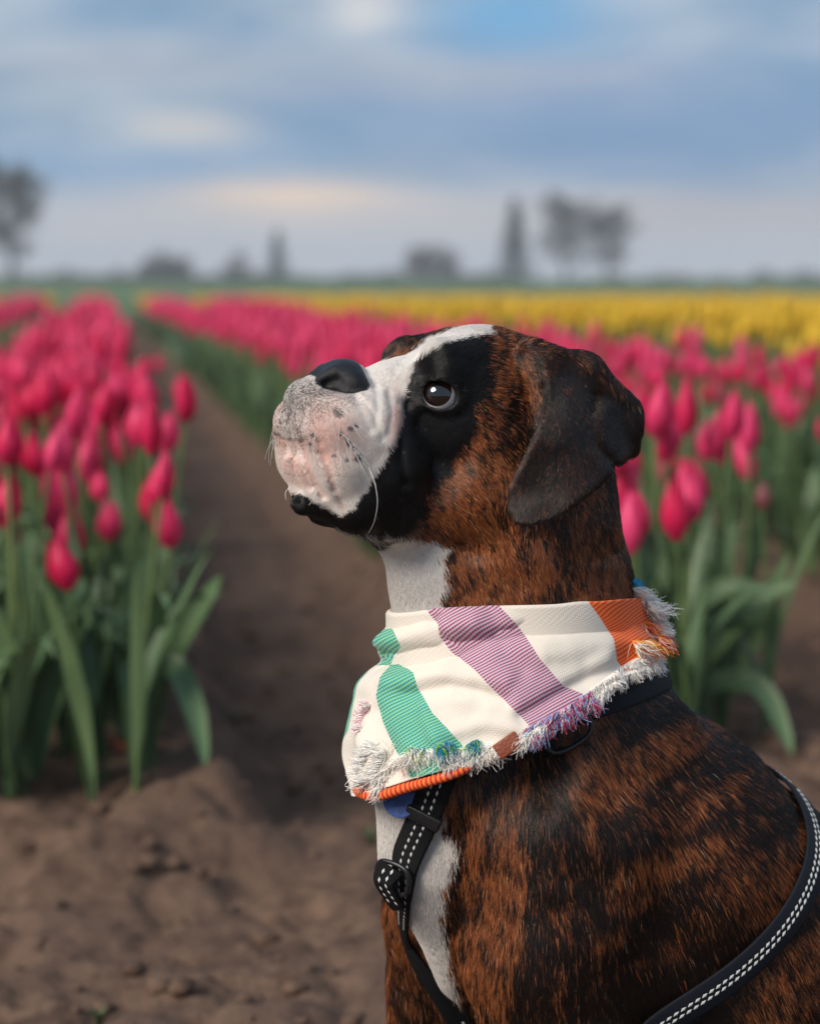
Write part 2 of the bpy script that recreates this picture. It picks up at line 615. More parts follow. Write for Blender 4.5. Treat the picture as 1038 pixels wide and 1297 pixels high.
# where every plant stands, row by row
plants = []
r2g = np.random.default_rng(5)
for k in range(-13, 27):
    s0 = bed_start(k)
    q0 = -.05 + k - (.065 if k == 0 else 0)
    lo, hi = s0, 41.0
    s_ = lo
    # walk along the bed in cells, denser close to the camera
    while s_ < hi:
        dens = (128.0 if k == 0 and s_ < 4.3 else 88.0) if s_ < 9 else (64.0 if s_ < 16 else (40.0 if s_ < 28 else 26.0))
        ds = .25 if s_ < 9 else 1.0
        q_in = np.array([q0 - .3, q0 + .3])
        w0 = (q0 / max(s_, .1))
        # inside the wedge the picture can show, with room for a step to the side
        inner = -.13 < w0 < .47 or s_ < 5 and -.7 < q0 < 2.3
        if inner or (-.34 < w0 < .66) or (s_ < 7 and -2.3 < q0 < 4.3):
            n_ = r2g.poisson(dens * ds * BED_W * (1.0 if inner else .6))
            ss = s_ + ds * r2g.random(n_)
            qq = q0 + (r2g.random(n_) - .5) * (BED_W - (.10 if k == 0 and s_ < 6 else .05))
            for a, b2 in zip(ss, qq):
                plants.append((a, b2, k))
        s_ += ds
plants = np.array(plants)
PX = plants[:, 0] * RD2[0] + plants[:, 1] * RL2[0]
PY = plants[:, 0] * RD2[1] + plants[:, 1] * RL2[1]
PZ = soil_z(PX, PY) - .01
npl = len(plants)
K = plants[:, 2].astype(int)
far_yellow = plants[:, 0] > 34 + 2.5 * r2g.random(npl)
dist0 = plants[:, 0]
yellow = (K >= 3) | far_yellow
hgt = np.clip(r2g.normal(.47, .045, npl), .36, .56) - np.where(dist0 > 16, .05, 0) + np.where((K >= 3) & (dist0 < 25), .05, 0) - np.where((K == 2) & (dist0 < 20), .045, 0) - np.where((K == 1), .02, 0)
edge = np.abs(plants[:, 1] + .05 - K) > .20
hgt = np.where((plants[:, 0] < bed_start(0) + .5) & (r2g.random(npl) < .35), hgt - .07, hgt)
no_bloom = r2g.random(npl) < .10
hx, hy = proj(np.stack([PX, PY, PZ + hgt], -1))
dist = np.hypot(PX, PY)
seen = (hx > -40) & (hx < 1080) & ~((hx > 420) & (hx < 800) & (dist < 6) & (hy > 440))
order = np.argsort(np.where(seen, dist, 1e6))
single = np.zeros(npl, bool)
single[order[:300]] = True
print('tulips', npl, 'single reach to', dist[single].max())

ROWS = {0: 'the row before the dog\'s nose', 1: 'the first row behind the dog', 2: 'the second row behind the dog'}
LOOK = ('slim pointed', 'plump', 'tall narrow', 'slightly open')


def tulip_words(i, bud, kk, var):
    off = plants[i, 1] + .05 - K[i]
    place = 'at the bare end of' if plants[i, 0] < bed_start(K[i]) + .22 else ('on the furrow edge of' if abs(off) > .18 else 'inside')
    what = 'yellow tulip' if yellow[i] else ('pale greenish pink tulip bud' if bud else LOOK[var] + ' deep pink tulip')
    row_ = 'the rows beyond the pink tulips' if yellow[i] else ROWS[kk]
    lab = what + ' ' + place + ' ' + row_
    return lab, what + 's ' + place + ' ' + row_


for i in np.nonzero(single)[0]:
    r_ = r2g
    bud = r_.random() < (.16 if K[i] == 0 else .06)
    kk = min(max(K[i], 0), 2)
    root = bpy.data.objects.new('tulip', None)
    COL.objects.link(root)
    root.location = (PX[i], PY[i], PZ[i])
    root.rotation_euler = (r_.normal(0, .05), r_.normal(0, .05), r_.random() * 6.28)
    root.empty_display_size = .05
    ml = me_bloom['bud' if bud else ('yellow' if yellow[i] else 'pink')]
    var = int(r_.integers(len(ml)))
    lab, grp = tulip_words(i, bud, kk, var)
    tag(root, lab, 'tulip', grp)
    si = int(np.argmin([abs(h - hgt[i]) for h, _ in stems]))
    h0, P_ = stems[si]
    zs = hgt[i] / h0 * (.86 if bud else 1)
    st_o = add('stem', me_stem[si], root)
    st_o.scale = (1, 1, zs)
    bo = add('bloom', ml[var], root)
    bo.location = (P_[-1, 0], P_[-1, 1], P_[-1, 2] * zs - .003)
    bo.rotation_euler = (r_.normal(0, .10), r_.normal(0, .10), r_.random() * 6.28)
    sc0 = r_.uniform(.86, 1.26)
    bo.scale = (sc0, sc0, sc0 * r_.uniform(.92, 1.1))
    a0 = r_.random() * 6.28
    for l_ in range(4 if r_.random() < .5 else 3):
        lo_ = add('leaf', me_leaf[r_.integers(len(me_leaf))], root)
        lo_.rotation_euler = (0, 0, a0 + l_ * 2.2 + r_.normal(0, .4))
        s1 = r_.uniform(.8, 1.12)
        lo_.scale = (s1, s1, s1)
        lo_.location = (0, 0, .0 + .02 * l_)


# the rest of the field, as masses
def low_bloom(sides, rings):
    u = np.linspace(0, 1, rings)
    pr = np.interp(u, [0, .12, .32, .6, .82, 1], [.3, .78, 1.0, .84, .48, .08])
    th_ = np.arange(sides) * 2 * math.pi / sides
    V = np.stack([.0195 * pr[:, None] * np.cos(th_) * (1 + .10 * np.cos(3 * th_)), .0195 * pr[:, None] * np.sin(th_) * (1 + .10 * np.cos(3 * th_)),
                  .074 * np.broadcast_to(u[:, None], (rings, sides))], -1)
    # same layout as tube(): ring after ring
    i, j = np.meshgrid(np.arange(rings - 1), np.arange(sides), indexing='ij')
    j2 = (j + 1) % sides
    return V.reshape(-1, 3), np.stack([i * sides + j, i * sides + j2, (i + 1) * sides + j2, (i + 1) * sides + j], -1).reshape(-1, 4)


mid_bloom, far_bloom = low_bloom(8, 6), low_bloom(5, 4)
leaf_mid = [leaf_shape(L, w_, ar, tw, 0, 6, 3) for L, w_, ar, tw in ((.36, .046, .45, .3), (.32, .055, .75, -.5), (.40, .042, .35, .2), (.30, .060, 1.2, .6))]
leaf_far = [leaf_shape(L, w_, ar, 0, 0, 4, 2) for L, w_, ar in ((.38, .060, .5), (.34, .07, .9))]


def batch(shape, pos, rotz, sc, sz):
    """many copies of one shape as one block of vertices"""
    V, Fq = shape
    c_, s_ = np.cos(rotz)[:, None], np.sin(rotz)[:, None]
    x, y = V[None, :, 0] * sc[:, None], V[None, :, 1] * sc[:, None]
    out_ = np.stack([x * c_ - y * s_ + pos[:, :1], x * s_ + y * c_ + pos[:, 1:2], V[None, :, 2] * sz[:, None] + pos[:, 2:]], -1)
    F_ = (Fq[None] + (np.arange(len(pos)) * len(V))[:, None, None]).reshape(-1, Fq.shape[1])
    return out_.reshape(-1, 3), F_, len(V)


def mass(name, mat, groups, label, parent=None):
    Vs, Fs, Rn, nn_ = [], [], [], 0
    for shape, pos, rot_, sc, sz in groups:
        if len(pos) == 0:
            continue
        V, Fq, nv_ = batch(shape, pos, rot_, sc, sz)
        Vs.append(V)
        Fs.append(Fq + nn_)
        Rn.append(np.repeat(r2g.random(len(pos)), nv_))
        nn_ += len(V)
    me = mesh_np(name, np.concatenate(Vs), np.concatenate(Fs), mat)
    attr(me, 'rnd', np.concatenate(Rn), 'FLOAT')
    return add(name, me, parent, label, None, None, 'stuff')


base = np.stack([PX, PY, PZ], -1)
rot = r2g.random(npl) * 6.28
for colour, mb, sel, lab in (('pink', m_pink_s, ~yellow & ~single, 'mass of pink tulips running back along the rows'),
                             ('yellow', m_yel_s, yellow & ~single, 'mass of yellow tulips beyond the pink rows')):
    mid, fr_ = sel & (dist < 14), sel & (dist >= 14)
    one = np.ones(npl)
    big = np.where(dist > 16, 1.35, 1.0) * np.where(dist > 28, 1.25, 1.0) * r2g.uniform(1.0, 1.35, npl)
    top = base + np.array([0, 0, 1]) * (hgt - .003)[:, None]
    hasb = ~no_bloom
    o = mass('tulip_mass', mb, [(mid_bloom, top[mid & hasb], rot[mid & hasb], big[mid & hasb], big[mid & hasb]),
                                (far_bloom, top[fr_ & hasb], rot[fr_ & hasb], big[fr_ & hasb], big[fr_ & hasb])], lab)
    stm = tube(np.array([[0, 0, 0], [.008, 0, .5], [0, 0, 1.0]]), .0038, 4)
    mass('stems', m_stem_s, [(stm, base[mid], rot[mid], one[mid], hgt[mid])], None, o)
    gl = []
    for q_ in range(3):
        w_ = leaf_mid[(q_ + 1) % 4]
        gl.append((w_, base[mid], rot[mid] + 2.1 * q_ + r2g.normal(0, .4, mid.sum()), r2g.uniform(.85, 1.15, mid.sum()), r2g.uniform(.8, 1.12, mid.sum())))
    for q_ in range(2):
        gl.append((leaf_far[q_], base[fr_], rot[fr_] + 3.0 * q_ + r2g.normal(0, .5, fr_.sum()), big[fr_] * 1.2, r2g.uniform(.85, 1.15, fr_.sum())))
    mass('leaves', m_leaf_s, gl, None, o)

# ------------------------------------------------------------------ far trees and hedges on the meadow
m_bark = simple_mat('grey_bark', (.060, .050, .044), .9, 0, .3, 6, .5, 30)
m_twig = simple_mat('bare_twigs', (.062, .054, .048), .9, 0, .25, 2)
m_budleaf = simple_mat('young_foliage', (.060, .066, .040), .85, 0, .3, 2)
m_conif = simple_mat('conifer_needles', (.018, .038, .028), .85, 0, .3, 2)
m_hedge = simple_mat('hedge_foliage', (.030, .045, .030), .85, 0, .3, 1.5)


def quad_cloud(C, size, rg):
    """one small leaf face at each centre"""
    n_ = len(C)
    a = unit(rg.normal(0, 1, (n_, 3)))
    b2 = unit(np.cross(a, rg.normal(0, 1, (n_, 3))))
    s_ = (size * rg.uniform(.5, 1.4, n_))[:, None]
    V = np.stack([C - a * s_, C + b2 * s_ * .5, C + a * s_, C - b2 * s_ * .5], 1).reshape(-1, 3)
    return V, np.arange(n_ * 4).reshape(-1, 4)


def far_spot(px, d):
    x = (px - IW / 2) * d / F_PX
    y = math.sqrt(max(d * d - x * x, 1))
    return np.array([x, y, float(rise(np.array([d]))[0]) + .05])


def bare_tree(px, top, wid, d, label, seed, leafy=.35, group=None):
    rg = np.random.default_rng(seed)
    base_ = far_spot(px, d)
    H = max((CAM[2] + (HORIZON_Y - top) * d / F_PX) - base_[2], .9)
    Wd = wid * d / F_PX
    root = bpy.data.objects.new('bare_tree', None)
    COL.objects.link(root)
    root.location = base_
    tag(root, label, 'tree', group)
    tr, tw = Join(), Join()
    ends = []

    def limb(p, dr, L, r, n_, wob, lift_):
        pts = [p]
        for i in range(n_):
            dr = unit(dr + rg.normal(0, wob, 3) + np.array([0, 0, lift_]))
            pts.append(pts[-1] + dr * L / n_)
        return np.array(pts), dr

    def along(pts, f):
        n_ = len(pts) - 1
        i = min(int(f * n_), n_ - 1)
        return pts[i] + (pts[i + 1] - pts[i]) * (f * n_ - i)

    trunk_p, _ = limb(np.zeros(3), np.array([0, 0, 1.0]), H * .9, 0, 9, .07, .05)
    tr.add(*tube(trunk_p, np.linspace(H * .034, H * .006, 10), 7))
    for i in range(20):
        f = .24 + .74 * i / 20
        a = i * 2.4 + rg.normal(0, .4)
        dome = math.sin(math.pi * min(1, (f - .10) / .92)) ** .6
        L = Wd * .55 * dome * rg.uniform(.75, 1.15)
        b1, d1 = limb(along(trunk_p, f), unit(np.array([math.cos(a), math.sin(a), .55 + .5 * f])), L, 0, 6, .12, .06)
        tr.add(*tube(b1, np.linspace(H * .011 * (1.2 - f), H * .002, 7), 5))
        for _ in range(9):
            f2 = rg.uniform(.25, 1)
            o_ = unit(rg.normal(0, 1, 3))
            b3, d3 = limb(along(b1, f2), unit(d1 + o_ * .9), L * rg.uniform(.3, .5), 0, 4, .16, .04)
            tw.add(*tube(b3, np.linspace(H * .0038, H * .0016, 5), 4))
            for _ in range(6):
                b4, _d = limb(along(b3, rg.uniform(.3, 1)), unit(d3 + unit(rg.normal(0, 1, 3)) * .9), L * rg.uniform(.16, .3), 0, 3, .2, .03)
                tw.add(*tube(b4, np.linspace(H * .0024, H * .0012, 4), 3))
                ends.append(b4)

    allv = np.concatenate(tr.V + tw.V)
    sc = np.array([Wd / max(np.ptp(allv[:, 0]), .1), Wd / max(np.ptp(allv[:, 1]), .1), H / max(allv[:, 2].max(), .1)])
    sc[:2] = np.clip(sc[:2], .75, 1.3)
    for J in (tr, tw):
        J.V = [v * sc for v in J.V]
    trunk = add('trunk', tr.mesh('trunk', m_bark), root)
    E = np.concatenate([e * sc for e in ends])
    C = E[rg.integers(0, len(E), 9000)] + rg.normal(0, .022 * H, (9000, 3))
    Vq, Fq = quad_cloud(C, .0125 * H, rg)
    crown = add('crown', tw.mesh('crown', m_twig), root, kind='stuff')
    add('spring_buds', mesh_np('spring_buds', Vq[:int(len(Vq) * leafy) // 4 * 4], Fq[:int(len(Fq) * leafy)], m_budleaf), crown, kind='stuff')
    return root


def conifer(px, top, wid, d, label, seed):
    rg = np.random.default_rng(seed)
    base_ = far_spot(px, d)
    H = max((CAM[2] + (HORIZON_Y - top) * d / F_PX) - base_[2], .9)
    R_ = wid * d / F_PX / 2
    root = bpy.data.objects.new('conifer', None)
    COL.objects.link(root)
    root.location = base_
    tag(root, label, 'tree')
    add('trunk', mesh_np('trunk', *tube(np.array([[0, 0, 0], [0, 0, H * .5], [.02, 0, H * .98]]), np.array([.03, .018, .004]) * H, 7), m_bark), root)
    Cs = []
    for i in range(90):
        u = (i + rg.random()) / 90
        z = H * (.08 + .90 * u)
        a = i * 2.4 + rg.normal(0, .3)
        L = R_ * (1 - u) ** .8 * rg.uniform(.7, 1.15) + .02 * H
        s_ = rg.random(60)
        P_ = np.stack([np.cos(a) * L * s_, np.sin(a) * L * s_, z - .28 * L * s_ ** 1.5], -1) + rg.normal(0, .012 * H, (60, 3))
        Cs.append(P_)
    Vq, Fq = quad_cloud(np.concatenate(Cs), .016 * H, rg)
    add('crown', mesh_np('crown', Vq, Fq, m_conif), root, kind='stuff')


def bush(px, top, wid, d, label, seed, mat=None, name='bush', cat='bush', group=None):
    rg = np.random.default_rng(seed)
    base_ = far_spot(px, d)
    H = max((CAM[2] + (HORIZON_Y - top) * d / F_PX) - base_[2], .9)
    Wd = wid * d / F_PX
    root = bpy.data.objects.new(name, None)
    COL.objects.link(root)
    root.location = base_
    tag(root, label, cat, group)
    n_ = int(np.clip(Wd / H * 3, 3, 40))
    Cs, st = [], Join()
    for i in range(n_):
        cx = (i + .5 + rg.normal(0, .25)) / n_ * Wd - Wd / 2
        dome = max(.30, 1 - abs(2 * cx / Wd) ** 1.7) if Wd < 3.5 * H else 1.0
        h = H * dome * rg.uniform(.75, 1.15)
        c0 = np.array([cx, rg.normal(0, .15 * min(Wd, 3 * H)), h * .55])
        v = unit(rg.normal(0, 1, (420, 3))) * (rg.random((420, 1)) ** .45)
        Cs.append(c0 + v * np.array([max(Wd / n_ * .9, .25 * H), .35 * H, h * .48]))
        st.add(*tube(np.array([[cx * .6, 0, 0], c0 * np.array([.9, 1, .6]), c0 + np.array([0, 0, h * .3])]), np.array([.03, .02, .008]) * H, 5))
    Vq, Fq = quad_cloud(np.concatenate(Cs), .05 * H, rg)
    add('stems', st.mesh('stems', m_bark), root)
    add('crown', mesh_np('crown', Vq, Fq, mat or m_twig), root, kind='stuff')


bare_tree(26, 212, 118, 185, 'tall leafless tree at the meadow edge beyond the tulip row the dog faces', 3, .5)
bare_tree(-14, 200, 70, 190, 'slim leafless tree standing close beside a taller spreading bare tree', 4, .4)
bare_tree(716, 240, 104, 260, 'large leafless tree with rounded crown standing next to the tall dark conifer', 8, .5)
bare_tree(766, 258, 88, 262, 'leafless tree with leaning crown beside the large rounded bare tree', 12, .5)
bush(546, 303, 104, 250, 'big rounded leafless bush standing on the meadow behind the dog\'s forehead', 15)
conifer(650, 252, 60, 255, 'tall dark pointed conifer beside the large leafless tree', 21)
conifer(353, 292, 42, 250, 'small dark conifer standing beside a low bush on the meadow', 22)
bush(216, 316, 96, 240, 'wide grey leafless thicket on the meadow', 31)
bush(306, 322, 50, 245, 'rounded grey bush next to the small conifer', 32)
bush(858, 345, 40, 300, 'small isolated reddish bush on the meadow', 33, simple_mat('reddish_twigs', (.085, .052, .045), .9, 0, .2, 2))
bush(115, 349, 130, 230, 'low dark hedge between the tall bare trees and the grey thicket', 34, m_hedge, 'hedge', 'hedge')
bush(430, 350, 120, 260, 'low dark hedge between the small conifer and the big rounded bush', 35, m_hedge, 'hedge', 'hedge')
bush(612, 349, 60, 258, 'short dark hedge at the foot of the tall conifer', 36, m_hedge, 'hedge', 'hedge')
bush(1000, 354, 120, 300, 'low dark hedge beyond the yellow tulips past the reddish bush', 37, m_hedge, 'hedge', 'hedge')
bush(900, 360, 70, 290, 'thin low hedge beside the small reddish bush', 38, m_hedge, 'hedge', 'hedge')
bush(480, 346, 90, 275, 'dim hedge running behind the big rounded leafless bush', 39, m_hedge, 'hedge', 'hedge')
bush(790, 350, 130, 310, 'long low hedge behind the two large leafless trees', 40, m_hedge, 'hedge', 'hedge')
bush(270, 349, 120, 270, 'low hedge running behind the grey thicket and small bush', 41, m_hedge, 'hedge', 'hedge')

# far-off wood along the horizon that reads as one mass
rg = np.random.default_rng(77)
wx = rg.uniform(-40, 1090, 16000)
wd_ = rg.uniform(420, 470, 16000)
wtop = .3 + 3.6 * fbm(wx / 26, wx * 0, oct=4, seed=15) ** 1.6 + 1.8 * fbm(wx / 90, wx * 0, oct=2, seed=16)
C_ = np.stack([(wx - IW / 2) * wd_ / F_PX, wd_, 1.05 + wtop * rg.random(16000) ** .8], -1)
Vq, Fq = quad_cloud(C_, .55, rg)
add('far_wood', mesh_np('far_wood', Vq, Fq, m_hedge), None, 'far-off line of woodland along the horizon', None, None, 'stuff')

# ------------------------------------------------------------------ air: thin even haze round the whole scene
hz = bmesh.new()
bmesh.ops.create_cube(hz, size=1.0)
hz.transform(Matrix.Translation((0, 310, 6.25)) @ Matrix.Diagonal((1500, 960, 15.5, 1)))
m_haze, t = material('haze_air')
t.n('ShaderNodeOutputMaterial', Volume=t.n('ShaderNodeVolumePrincipled', Color=(.86, .91, 1.0, 1), Density=.0011))
add('haze', bm_mesh0(hz, 'haze', m_haze), None, 'thin pale haze over the far meadow', None, None, 'stuff')

# ------------------------------------------------------------------ the dog: body surface from blended solids
PHI = math.radians(26)
LAT = np.array([math.sin(PHI), -math.cos(PHI), 0.0])      # the dog's left, towards the camera
BACK = np.array([math.cos(PHI), math.sin(PHI), 0.0])      # towards its tail
ZUP = np.array([0.0, 0.0, 1.0])
P0 = CAM + ray(640.0, 740.0) * DOG_D


def hp(px, py, lat):
    """point on the view ray through a photo pixel that lies lat metres to the dog's left of its mid plane"""
    d = ray(px, py)
    t = (lat - (CAM - P0) @ LAT) / (d @ LAT)
    return CAM + d * np.asarray(t)[..., None]


def lat_of(P):
    return (P - P0) @ LAT


def mirror(P):
    return P - 2 * lat_of(P)[..., None] * LAT


def lin_axis(lo, a, b, hi, fine, coarse):
    left = np.arange(lo, a, coarse)
    mid = np.arange(a, b, fine)
    right = np.arange(b, hi, coarse)
    return np.concatenate([left, mid, right])


GX = lin_axis(-0.17, -0.125, 0.20, 0.66, 0.0017, 0.0045)
GY = lin_axis(1.36, 1.42, 1.80, 2.12, 0.0017, 0.0050)
GZ = lin_axis(-0.02, 0.555, 0.80, 0.84, 0.0017, 0.0045)
FIELD = np.full((len(GX), len(GY), len(GZ)), 0.06, np.float32)


def block(lo, hi, margin):
    sl = []
    for g, a, b in zip((GX, GY, GZ), lo, hi):
        i0 = max(0, int(np.searchsorted(g, a - margin)) - 1)
        i1 = min(len(g), int(np.searchsorted(g, b + margin)) + 1)
        sl.append(slice(i0, i1))
    if any(s.stop - s.start < 1 for s in sl):
        return None, None
    X, Y, Z = np.meshgrid(GX[sl[0]].astype(np.float32), GY[sl[1]].astype(np.float32), GZ[sl[2]].astype(np.float32), indexing='ij')
    return tuple(sl), (X, Y, Z)


def smin(a, b, k):
    h = np.maximum(k - np.abs(a - b), 0) / k
    return np.minimum(a, b) - h * h * k * 0.25


def smax(a, b, k):
    return -smin(-a, -b, k)


def put(d, sl, k, carve):
    FIELD[sl] = smax(FIELD[sl], -d, k) if carve else smin(FIELD[sl], d, k)


def cone(a, ra, b, rb, k=0.02, sym=True, carve=False):
    for A, B in ([(a, b), (mirror(a), mirror(b))] if sym else [(a, b)]):
        r = max(ra, rb)
        sl, pts = block(np.minimum(A, B) - r, np.maximum(A, B) + r, 0.035)
        if sl is None:
            continue
        ab = B - A
        L2 = float(ab @ ab) + 1e-9
        X, Y, Z = pts
        x, y, z = X - A[0], Y - A[1], Z - A[2]
        t = np.clip((x * ab[0] + y * ab[1] + z * ab[2]) / L2, 0, 1)
        d = np.sqrt((x - t * ab[0]) ** 2 + (y - t * ab[1]) ** 2 + (z - t * ab[2]) ** 2) - (ra + (rb - ra) * t)
        put(d, sl, k, carve)


def ell(c, rad, ang=0.0, k=0.02, sym=True, carve=False, tilt=0.0):
    """ellipsoid: radii along (back, up, side), turned by ang in the mid plane and by tilt about the vertical"""
    a, b = math.radians(ang), math.radians(tilt)
    e1 = math.cos(a) * BACK + math.sin(a) * ZUP
    e2 = -math.sin(a) * BACK + math.cos(a) * ZUP
    e3 = LAT.copy()
    e1, e3 = math.cos(b) * e1 + math.sin(b) * e3, -math.sin(b) * e1 + math.cos(b) * e3
    for flip in ((False, True) if sym else (False,)):
        C = mirror(c) if flip else c
        E = [e - 2 * (e @ LAT) * LAT if flip else e for e in (e1, e2, e3)]
        r = max(rad)
        sl, pts = block(C - r, C + r, 0.035)
        if sl is None:
            continue
        X, Y, Z = pts[0] - C[0], pts[1] - C[1], pts[2] - C[2]
        q0 = q1 = 0
        for e, rr in zip(E, rad):
            u = X * e[0] + Y * e[1] + Z * e[2]
            q0 = q0 + (u / rr) ** 2
            q1 = q1 + (u / (rr * rr)) ** 2
        k0, k1 = np.sqrt(q0), np.sqrt(q1) + 1e-9
        put(k0 * (k0 - 1) / k1, sl, k, carve)


def chain(pts, k=0.02, sym=True, carve=False):
    """pts: (px, py, lat, radius)"""
    for p, q in zip(pts[:-1], pts[1:]):
        cone(hp(p[0], p[1], p[2]), p[3], hp(q[0], q[1], q[2]), q[3], k, sym, carve)


# trunk, chest and neck
chain([(705, 1010, 0, .112), (790, 1095, 0, .135), (900, 1195, 0, .138), (1030, 1330, 0, .135), (1120, 1480, 0, .128)], .02, False)
chain([(655, 600, 0, .062), (650, 700, 0, .075), (658, 800, 0, .081), (690, 940, 0, .100)], .025, False)
chain([(712, 640, 0, .037), (722, 740, 0, .038), (770, 880, 0, .046)], .03, False)           # crest of the neck
chain([(590, 830, 0, .055), (580, 985, 0, .060), (572, 1085, 0, .050), (620, 1200, 0, .05)], .03, False)   # breastbone
chain([(790, 960, .040, .055), (720, 1060, .066, .062), (714, 1170, .078, .056), (730, 1300, .088, .048)], .03)   # shoulder, upper arm
chain([(665, 1090, .055, .048), (672, 1230, .074, .046), (690, 1320, .086, .041)], .03)
chain([(760, 1230, .06, .068), (900, 1290, .065, .078)], .03)                                      # ribs
# front legs
EL = hp(700, 1330, .088)


def ground(P, up, fwd=0.0):
    return np.array([P[0], P[1], 0.0]) + ZUP * up - BACK * fwd


cone(EL, .042, ground(EL, .14, .045), .026, .03)
cone(ground(EL, .14, .045), .026, ground(EL, .06, .050), .024, .02)
cone(ground(EL, .06, .050), .024, ground(EL, .026, .085), .026, .02)
for q, l in ((-.020, .106), (-.007, .118), (.007, .118), (.020, .106)):
    cone(ground(EL, .026, .075) + LAT * q, .018, ground(EL, .016, l) + LAT * q, .0135, .008)
# hind legs, folded under the sitting dog
HIP = hp(1200, 1500, .080)
KNEE = ground(HIP, .15, .19) + LAT * .035
HOCK = ground(HIP, .065, -.035) + LAT * .03
TOE = ground(HIP, .022, .16) + LAT * .045
cone(HIP, .095, KNEE, .05, .05)
cone(KNEE, .055, HOCK, .030, .03)
cone(HOCK, .030, TOE, .024, .02)
for q, l in ((-.022, .02), (-.008, .034), (.008, .034), (.022, .02)):
    cone(TOE + LAT * q, .017, TOE + LAT * q - BACK * l - ZUP * .006, .0135, .008)
RUMP = hp(1190, 1520, 0)
cone(RUMP, .10, ground(RUMP, .11, -.02), .10, .05, False)
cone(ground(RUMP, .10, -.10), .022, ground(RUMP, .12, -.16), .012, .03, False)

# head
ell(hp(606, 493, 0), (.056, .0465, .052), 0, .012)                    # cranium
ell(hp(660, 518, 0), (.042, .046, .050), 0, .02)                    # back of the skull
chain([(562, 465, .030, .0215), (600, 454, .026, .019)], .012)       # brow
ell(hp(572, 540, .014), (.044, .044, .038), 0, .016)                 # cheekbone
ell(hp(630, 585, .026), (.046, .050, .036), 20, .018)                # cheek
chain([(690, 570, .01, .052), (672, 640, .01, .060)], .02)          # nape side
chain([(530, 636, .020, .024), (590, 634, .026, .032), (640, 636, .03, .038)], .018)      # jaw
chain([(452, 500, .004, .016), (510, 500, .008, .024), (556, 488, .0, .028)], .010)        # bridge of the muzzle
chain([(429, 546, .0285, .0258), (455, 558, .029, .0272)], .010)      # pad of the muzzle
chain([(429, 546, .0285, .0258), (436, 590, .0295, .0255), (460, 634, .030, .0225), (480, 656, .030, .0165)], .006)    # hanging lip
chain([(470, 545, .025, .030), (488, 600, .028, .029), (500, 640, .028, .024)], .012)     # lip back to the cheek
chain([(402, 638, .008, .009), (440, 640, .016, .013), (520, 648, .022, .020)], .008)    # lower jaw
chain([(510, 668, 0, .022), (558, 738, 0, .030), (592, 800, 0, .046)], .03, False)   # throat
ell(hp(386, 637, 0), (.0075, .0070, .011), 0, .004)                # lower lip tip
chain([(440, 502, .004, .0160), (399, 511, .007, .0165), (398, 542, .008, .0170), (406, 588, .012, .0175), (418, 622, .014, .0165), (440, 640, .018, .015)], .007)   # front of the muzzle between the lips
# nose leather
ell(hp(431, 480, 0), (.0180, .0142, .0215), 14, .004)
ell(hp(449, 489, .0175), (.0130, .0110, .0100), -10, .004)
chain([(410, 482, .008, .0068), (424, 473, .011, .0060)], .004)
chain([(414, 487, .0160, .0042), (425, 482, .0215, .0054), (433, 489, .0265, .0046)], .0025, True, True)   # nostrils
# eyes: bulging lid, opening and socket
EYE = hp(556, 502, .0355)
EYE_R = .0148
EYE_AX = unit(LAT * 0.86 - BACK * 0.46 + ZUP * 0.20)
GAZE = unit(LAT * 0.70 - BACK * 0.55 + ZUP * 0.52)
for flip in (False, True):
    C, ax = (mirror(EYE), EYE_AX - 2 * (EYE_AX @ LAT) * LAT) if flip else (EYE, EYE_AX)
    uu = unit(np.cross(ax, ZUP))
    if uu @ BACK < 0:
        uu = -uu
    vv = np.cross(uu, ax)
    if vv[2] < 0:
        vv = -vv
    ca, sa = math.cos(math.radians(-16)), math.sin(math.radians(-16))
    uu, vv = ca * uu + sa * vv, -sa * uu + ca * vv
    sl, (X, Y, Z) = block(C - .035, C + .035, 0.0)
    x, y, z = X - C[0], Y - C[1], Z - C[2]
    rr = np.sqrt(x * x + y * y + z * z)
    put(rr - (EYE_R + .0036), sl, .010, False)
    a, b, c = (x * e[0] + y * e[1] + z * e[2] for e in (uu, vv, ax))
    eu = np.sqrt((a / .0134) ** 2 + ((b + .0006) / np.where(b > 0, .0098, .0100)) ** 2)
    op = np.where(c > 0, (eu - 1) * .0095, .02)
    put(op, sl, .0030, True)
    put(rr - (EYE_R + .0003), sl, .001, True)
    # groove above the upper lid
    tor = np.sqrt((np.sqrt(a * a + (b * 1.12) ** 2) - .0170) ** 2 + (c - .0085) ** 2) - .0010 + .004 * np.clip((.010 - b) / .010, 0, 1)
    put(tor, sl, .005, True)

# ears: a soft folded flap
EAR = [(664, 440), (678, 434), (700, 447), (722, 455), (748, 470), (774, 496), (800, 515), (812, 540), (811, 560), (801, 578),
       (782, 594), (758, 617), (730, 640), (700, 659), (670, 667), (650, 664), (641, 648), (644, 618), (660, 582), (678, 545),
       (687, 505), (690, 470), (682, 452)]
EAR_N = np.array([(670, 445, .046), (688, 480, .076), (720, 462, .056), (760, 490, .054), (805, 540, .052), (800, 570, .062),
                  (700, 540, .092), (750, 560, .092), (780, 590, .080), (665, 590, .090), (700, 620, .102), (650, 655, .098),
                  (690, 655, .103), (735, 630, .098)], float)


def _q(px, py):
    x, y = (px - 725) / 90.0, (py - 555) / 90.0
    return np.stack([np.ones_like(x), x, y, x * x, x * y, y * y, y ** 3, x ** 3], -1)


EAR_C = np.linalg.lstsq(_q(EAR_N[:, 0], EAR_N[:, 1]), EAR_N[:, 2], rcond=None)[0]


def ear_lat(px, py):
    return _q(px, py) @ EAR_C


